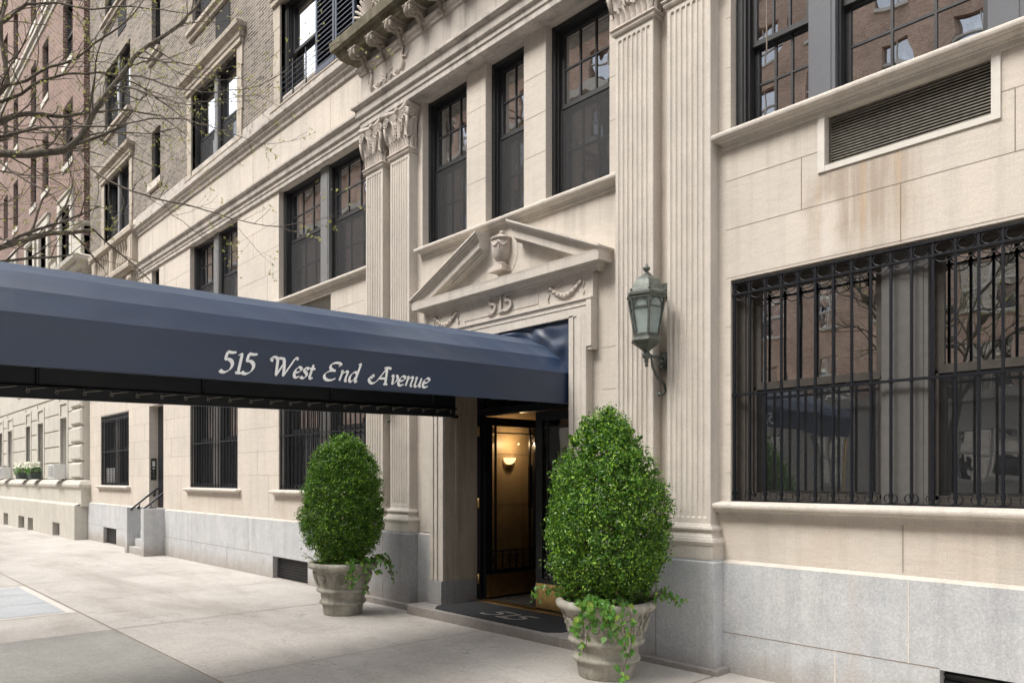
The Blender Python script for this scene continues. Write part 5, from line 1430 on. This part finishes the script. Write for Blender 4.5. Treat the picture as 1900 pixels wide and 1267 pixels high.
boxwood(P2[0], P2[1], gz(P2[0]) + .60, 2.075, .455, 'pointed bright green boxwood shrub in the planter right of the door', 23,
        [(0, .50), (.06, .66), (.14, .85), (.24, .97), (.36, 1.0), (.5, .97), (.62, .86), (.74, .66), (.84, .50), (.92, .36), (.97, .24), (1, .10)])
# angles: world degrees; the camera side is toward -Y/+X
ivy(*P1, 'ivy spilling over the right side of the left planter', [(22, 9, .42, .75, 2, .042), (-5, 4, .55, 1.0, 2, .034), (175, 5, .28, .8, 1, .032), (235, 3, .16, .6, 1, .03)], 5)
ivy(*P2, 'ivy trailing down the front of the right planter to the ground', [(-58, 8, .42, 1.0, 3, .042), (-48, 3, .80, 1.0, 2, .036), (205, 7, .30, .7, 2, .038), (28, 7, .28, .75, 2, .040)], 9)

# ================================================================== VESTIBULE THINGS
t = thing('wall_sconce', 'lit half-bowl wall sconce on the vestibule wall', 'wall lamp', (-7.09, 1.15, 1.8))
m = MB(); m.lathe([(.0, 1.72), (.035, 1.725), (.065, 1.745), (.085, 1.775), (.092, 1.805), (.086, 1.805)], -7.09, 1.15, 20, a0=-PI / 2, a1=PI / 2); part('lamp_shade', m, 'sconce_glow', t)
m = MB(); m.box(-7.098, -7.085, 1.11, 1.19, 1.66, 1.72); part('wall_plate', m, 'brass', t)
L = bpy.data.lights.new('sconce_bulb', 'POINT'); L.energy = 4; L.color = (1, .68, .36); L.shadow_soft_size = .015
lo = bpy.data.objects.new('sconce_bulb', L); lo.location = (-6.9, 1.15, 1.98); C.objects.link(lo)
t = thing('framed_notice', 'dark framed notice on the vestibule wall behind the open door', 'picture frame', (-7.08, 1.75, 1.45))
m = MB(); m.box(-7.095, -7.06, 1.50, 2.0, 1.15, 1.72); part('frame', m, 'black_iron', t)
m = MB(); m.box(-7.06, -7.057, 1.6, 1.9, 1.28, 1.62); part('sheet', m, 'paper', t)

# ================================================================== OPPOSITE SIDE OF THE STREET (seen in the windows)
def opposite(x0, x1, h, label, m1, base):
    b = thing('apartment_building', label, 'building', ((x0 + x1) / 2, -26.5, 0))
    hs = []; x = x0 + 1.3; k = 0
    while x < x1 - 2:
        wd = 1.3 if k % 3 else 2.0
        if x < -56: x += 8; continue
        z = 1.6
        while z < h - 2.5: hs.append((x, x + wd, z, z + 1.8)); z += 3.2
        x += wd + 1.5; k += 1
    def ww(z0, z1, mat, nm, yy):
        m = MB(); Y = -26.5 + yy
        xs = sorted({x0, x1, *[q for hh in hs for q in hh[:2]]}); zs = sorted({z0, z1, *[min(max(q, z0), z1) for hh in hs for q in hh[2:4]]})
        for a, c in zip(xs, xs[1:]):
            for d, e in zip(zs, zs[1:]):
                if any(hh[0] < (a + c) / 2 < hh[1] and hh[2] < (d + e) / 2 < hh[3] for hh in hs): continue
                m.box(a, c, Y - .3, Y, d, e)
        part(nm, m, mat, b)
    ww(-.6, base, 'cream_stone', 'stone_base', .05); ww(base, h, m1, 'brick_wall', 0)
    m = MB(); m.box(x0, x1, -27.2, -26.3, base - .1, base + .25); m.box(x0, x1, -27.2, -25.7, h, h + .7); m.box(x0, x1, -27, -26.0, h - 3.6, h - 3.3); part('cornice', m, 'cream_stone', b)
    for (a, c, d, e) in hs:
        g = MB(); f = MB(); g.box(a, c, -26.72, -26.70, d, e); f.box(a - .1, c + .1, -26.6, -26.38, d - .16, d)
        f.box(a, c, -26.7, -26.62, (d + e) / 2 - .04, (d + e) / 2 + .04); f.box((a + c) / 2 - .04, (a + c) / 2 + .04, -26.7, -26.61, d, e)
        part('pane', g, 'glass', part('window', f, 'louver_trim', b))
    m = MB(); m.box(x0, x1, -34, -27.4, -.6, h); part('rear_body', m, m1, b)
opposite(-110, -20.2, 27, 'brown brick apartment building across the street, seen only in reflections at the far end', 'opposite_brick', 5.2)
opposite(-20, 2.8, 29, 'orange brick apartment building across the street, reflected in the grilled window', 'opposite_brick', 4.6)
opposite(3, 34, 31, 'red brick apartment building across the street behind the camera', 'red_brick', 6.0)

# ================================================================== TREES
def perp(v, rr):
    a = v.cross(Vector((rr.gauss(0, 1), rr.gauss(0, 1), rr.gauss(0, 1)))); return a.normalized()
def grow(wood, tips, p, d, L, r, lvl, rr, up=.12, maxl=4, seg=.14):
    pts = [p.copy()]; rs = [r]; n = max(3, int(L / seg)); r1 = r * .45
    kids = []
    for i in range(n):
        d = (d + Vector((rr.gauss(0, .13), rr.gauss(0, .13), rr.gauss(0, .13) + up * .12))).normalized(); p = p + d * (L / n); pts.append(p.copy()); q = (i + 1) / n; rs.append(r + (r1 - r) * q)
        if lvl < maxl and i > n * .15 and rr.random() < (.75 if lvl else .6): kids.append((p.copy(), d.copy(), q, rs[-1]))
    wood.tube(pts, rs, 8 if lvl == 0 else (6 if lvl == 1 else (5 if lvl == 2 else 3)), cap=False)
    for (kp, kd, q, kr) in kids:
        nd = (kd + perp(kd, rr) * rr.uniform(.55, 1.1)).normalized()
        grow(wood, tips, kp, nd, L * rr.uniform(.38, .62) * (1.1 - .5 * q), kr * .6, lvl + 1, rr, up, maxl, seg * .8)
    tips.append((pts[-1], d))
    if lvl >= 2: tips.append((pts[len(pts) // 2], d))
def buds(mb, tips, rr, prob=.8, size=.02, per=4):
    for (p, d) in tips:
        if rr.random() > prob: continue
        for k in range(rr.randint(2, per)):
            a = (Vector(d) + Vector((rr.gauss(0, .7), rr.gauss(0, .7), rr.gauss(.3, .6)))).normalized(); b = perp(a, rr); c = a.cross(b); s = size * rr.uniform(.6, 1.4); q = Vector(p) + a * s * .2
            mb.add([tuple(q), tuple(q + a * s * .55 + b * s * .28 + c * s * .1), tuple(q + a * s * 1.25), tuple(q + a * s * .55 - b * s * .28 + c * s * .1)], [(0, 1, 2, 3)])
# camera frame used only to measure out the limbs that reach over the pavement
CAM = Vector((0, -5.36, 1.55)); FW = Vector((-.7338, .6794, 0)); RT = Vector((.6794, .7338, 0))
def at(x, y, d): return CAM + FW * d + RT * ((x - 950) / 1388 * d) + Vector((0, 0, (886 - y) / 1388 * d))
tr_ = thing('street_tree', 'bare street tree with yellow-green buds reaching over the pavement from the kerb', 'tree', (-9.4, -5.3, 0))
rr = random.Random(77)
wood = MB(); tips = []
TB = Vector((-9.4, -5.3, 0))
wood.tube([TB + Vector((0, 0, gz(-9.4) - .1)), TB + Vector((0, .02, .4)), TB + Vector((.03, .05, 1.5)), TB + Vector((.0, .1, 3.0)), TB + Vector((-.05, .12, 4.4)), TB + Vector((-.1, .1, 5.6)), TB + Vector((.0, .1, 7.0)), TB + Vector((.1, 0, 9.2))], [.22, .17, .15, .14, .125, .11, .08, .03], 14, cap=False)
part('trunk', wood, 'bark', tr_)
wood = MB()
# limbs: list of (px, py, dist, radius)
J = TB + Vector((0, .1, 3.3)); J2 = TB + Vector((-.05, .12, 4.2)); J3 = TB + Vector((-.1, .1, 5.4))
limbs = [
 (J, [(-60, 300, 7.5, .06), (0, 285, 7.4, .047), (60, 287, 7.35, .045), (125, 278, 7.3, .040), (150, 255, 7.3, .036), (172, 210, 7.35, .032), (205, 165, 7.4, .028), (250, 105, 7.5, .024), (300, 70, 7.6, .021), (335, 45, 7.65, .018), (372, 0, 7.8, .014), (400, -50, 8.0, .008)]),
 (None, [(140, 268, 7.3, .022), (180, 255, 7.3, .018), (215, 240, 7.2, .014), (235, 232, 7.2, .009)]),
 (None, [(145, 275, 7.3, .016), (165, 310, 7.1, .013), (200, 335, 7.0, .011), (245, 355, 6.9, .010), (295, 370, 6.8, .009), (340, 378, 6.7, .008), (400, 395, 6.6, .006), (450, 410, 6.5, .005), (520, 420, 6.4, .004), (580, 410, 6.4, .003), (640, 400, 6.3, .002)]),
 (None, [(300, 372, 6.8, .006), (320, 400, 6.7, .004), (355, 425, 6.6, .003), (400, 440, 6.5, .002), (440, 452, 6.5, .0015)]),
 (J2, [(-40, 235, 8.0, .055), (0, 225, 7.9, .04), (30, 214, 7.9, .032), (80, 212, 7.9, .026), (130, 215, 7.8, .02), (180, 208, 7.8, .016), (240, 205, 7.7, .012), (300, 215, 7.7, .009), (345, 250, 7.6, .006)]),
 (J2, [(-20, 190, 7.8, .045), (0, 170, 7.8, .034), (15, 155, 7.8, .03), (10, 120, 7.8, .026), (3, 80, 7.8, .022), (2, 40, 7.8, .019), (12, 0, 7.9, .016), (30, -60, 8, .01)]),
 (None, [(12, 158, 7.8, .02), (50, 150, 7.7, .018), (90, 125, 7.6, .015), (140, 110, 7.5, .013), (200, 65, 7.4, .011), (240, 35, 7.3, .008), (270, -5, 7.3, .005)]),
 (None, [(0, 190, 7.9, .022), (40, 175, 7.8, .018), (80, 148, 7.7, .016), (120, 138, 7.6, .014), (200, 137, 7.5, .012), (260, 142, 7.4, .010), (330, 165, 7.3, .008), (400, 172, 7.2, .006), (480, 160, 7.1, .004), (560, 120, 7.0, .003), (625, 80, 7.0, .0025), (655, 70, 7.0, .0015)]),
 (J2, [(-30, 250, 7.6, .03), (0, 255, 7.5, .02), (60, 240, 7.4, .014), (120, 236, 7.3, .011), (190, 235, 7.2, .009), (280, 220, 7.1, .008), (350, 222, 7.0, .006), (430, 248, 6.9, .0045), (490, 268, 6.9, .003), (540, 262, 6.8, .002), (570, 245, 6.8, .0015)]),
 (J3, [(-30, 60, 8.3, .04), (10, 40, 8.2, .02), (50, 8, 8.1, .018), (110, 6, 8.0, .013), (170, 18, 7.9, .011), (240, 12, 7.8, .009), (320, 22, 7.7, .006), (380, 30, 7.7, .003)]),
 (None, [(268, 95, 7.5, .012), (300, 115, 7.4, .009), (330, 135, 7.3, .006), (400, 150, 7.2, .004), (460, 145, 7.2, .002)]),
 (None, [(210, 160, 7.4, .012), (250, 165, 7.3, .010), (290, 180, 7.2, .008), (350, 195, 7.1, .005), (420, 185, 7.0, .003), (500, 170, 7.0, .0018)]),
 (J, [(-50, 330, 7.2, .03), (0, 300, 7.2, .014), (40, 330, 7.1, .010), (100, 365, 7.0, .007), (140, 420, 6.9, .005)]),
 (J, [(-60, 420, 7.0, .03), (0, 455, 6.9, .006), (40, 462, 6.8, .004), (90, 458, 6.8, .003), (125, 455, 6.8, .0015)]),
]
for (start, pts) in limbs:
    P = ([start] if start is not None else []) + [at(x, y, d) for x, y, d, r in pts]; rs = ([pts[0][3] * 1.0] if start is not None else []) + [p[3] * .82 for p in pts]
    # resample with slight wander
    Q = [P[0]]; rq = [rs[0]]
    for i in range(1, len(P)):
        a, b = P[i - 1], P[i]; k = max(1, int((b - a).length / .12))
        for j in range(1, k + 1):
            q = a.lerp(b, j / k)
            if j < k: q = q + Vector((rr.gauss(0, .006), rr.gauss(0, .006), rr.gauss(0, .006)))
            Q.append(q); rq.append(rs[i - 1] + (rs[i] - rs[i - 1]) * j / k)
    wood.tube(Q, rq, 8, cap=False)
    for i in range(2, len(Q) - 1):
        if start is not None and (Q[i] - P[1]).length < .1: continue
        if rr.random() < .92:
            d = (Q[i + 1] - Q[i]).normalized(); nd = (d * .9 + perp(d, rr) * rr.uniform(.5, 1.1)).normalized()
            grow(wood, tips, Q[i], nd, rr.uniform(.22, .95) * (.5 + min(1, rq[i] / .02) * .6), max(.0022, min(rq[i] * .45, .009)), 2, rr, .1, 4, .09)
    tips.append((Q[-1], (Q[-1] - Q[-2]).normalized()))
# the crown away from the house
for k in range(9):
    z = 3.2 + .55 * k; a = R(150 + rr.uniform(-90, 120)); d = Vector((math.cos(a), math.sin(a), .7)).normalized()
    grow(wood, tips, TB + Vector((0, .08, z)), d, rr.uniform(2.2, 3.2), .045, 0, rr, .25, 3, .25)
part('branches', wood, 'bark', tr_)
bd = MB(); buds(bd, tips, rr, .45, .018, 5); part('buds', bd, 'bud_leaf', tr_)
def faraway_tree(x, y, seed, label, h=5.0):
    t = thing('street_tree', label, 'tree', (x, y, 0)); r2 = random.Random(seed); w_ = MB(); tp = []
    p = Vector((x, y, -.05)); w_.tube([p, p + Vector((0, 0, h * .3)), p + Vector((.1, 0, h * .6))], [.2, .16, .13], 10, cap=False)
    part('trunk', w_, 'bark', t); w_ = MB()
    for k in range(7):
        a = k * 2.4; d = Vector((math.cos(a) * .7, math.sin(a) * .7, 1)).normalized(); grow(w_, tp, p + Vector((.1, 0, h * .58)), d, h * .75, .075, 1, r2, .3, 4, .35)
    part('branches', w_, 'bark', t); b_ = MB(); buds(b_, tp, r2, .8, .05, 4); part('buds', b_, 'bud_leaf', t)
faraway_tree(-8.2, -20.9, 3, 'bare street tree on the far pavement, reflected in the right grilled window', 7)
faraway_tree(-27, -20.9, 4, 'bare street tree on the far pavement toward the end of the street', 7)

# ================================================================== LIGHT, SKY, CAMERA
W = bpy.data.worlds.new('World'); S.world = W; W.use_nodes = True; nt = W.node_tree; nt.nodes.clear()
sky = nt.nodes.new('ShaderNodeTexSky'); sky.sky_type = 'NISHITA'; sky.sun_disc = False; sky.sun_elevation = R(52); sky.sun_rotation = R(198)
sky.air_density = 1.0; sky.dust_density = 4.0; sky.ozone_density = 1.0
hs = nt.nodes.new('ShaderNodeHueSaturation'); hs.inputs['Saturation'].default_value = .22
bg = nt.nodes.new('ShaderNodeBackground'); bg.inputs['Strength'].default_value = .15
wo = nt.nodes.new('ShaderNodeOutputWorld')
nt.links.new(sky.outputs[0], hs.inputs['Color']); nt.links.new(hs.outputs[0], bg.inputs[0]); nt.links.new(bg.outputs[0], wo.inputs[0])
sl = bpy.data.lights.new('sun', 'SUN'); sl.energy = .8; sl.angle = R(22); sl.color = (1, .955, .88)
so = bpy.data.objects.new('sun', sl); C.objects.link(so)
az, el = R(198), R(52); dirn = Vector((math.sin(az) * math.cos(el), math.cos(az) * math.cos(el), math.sin(el)))
so.rotation_euler = dirn.to_track_quat('Z', 'Y').to_euler(); so.location = (0, -10, 20)

cam = bpy.data.cameras.new('camera'); co = bpy.data.objects.new('camera', cam); C.objects.link(co)
co.location = CAM; co.rotation_euler = (R(90), 0, math.atan2(.7338, .6794))
cam.sensor_width = 36; cam.lens = 36 * 1388 / 1900; cam.shift_y = (886 - 633.5) / 1900; cam.clip_start = .05; cam.clip_end = 2000
S.camera = co
S.view_settings.view_transform = 'Standard'; S.view_settings.look = 'None'; S.view_settings.exposure = 1.6; S.view_settings.gamma = 1
S.render.engine = 'CYCLES'
try:
    S.cycles.transparent_max_bounces = 16; S.cycles.max_bounces = 8
except Exception: pass
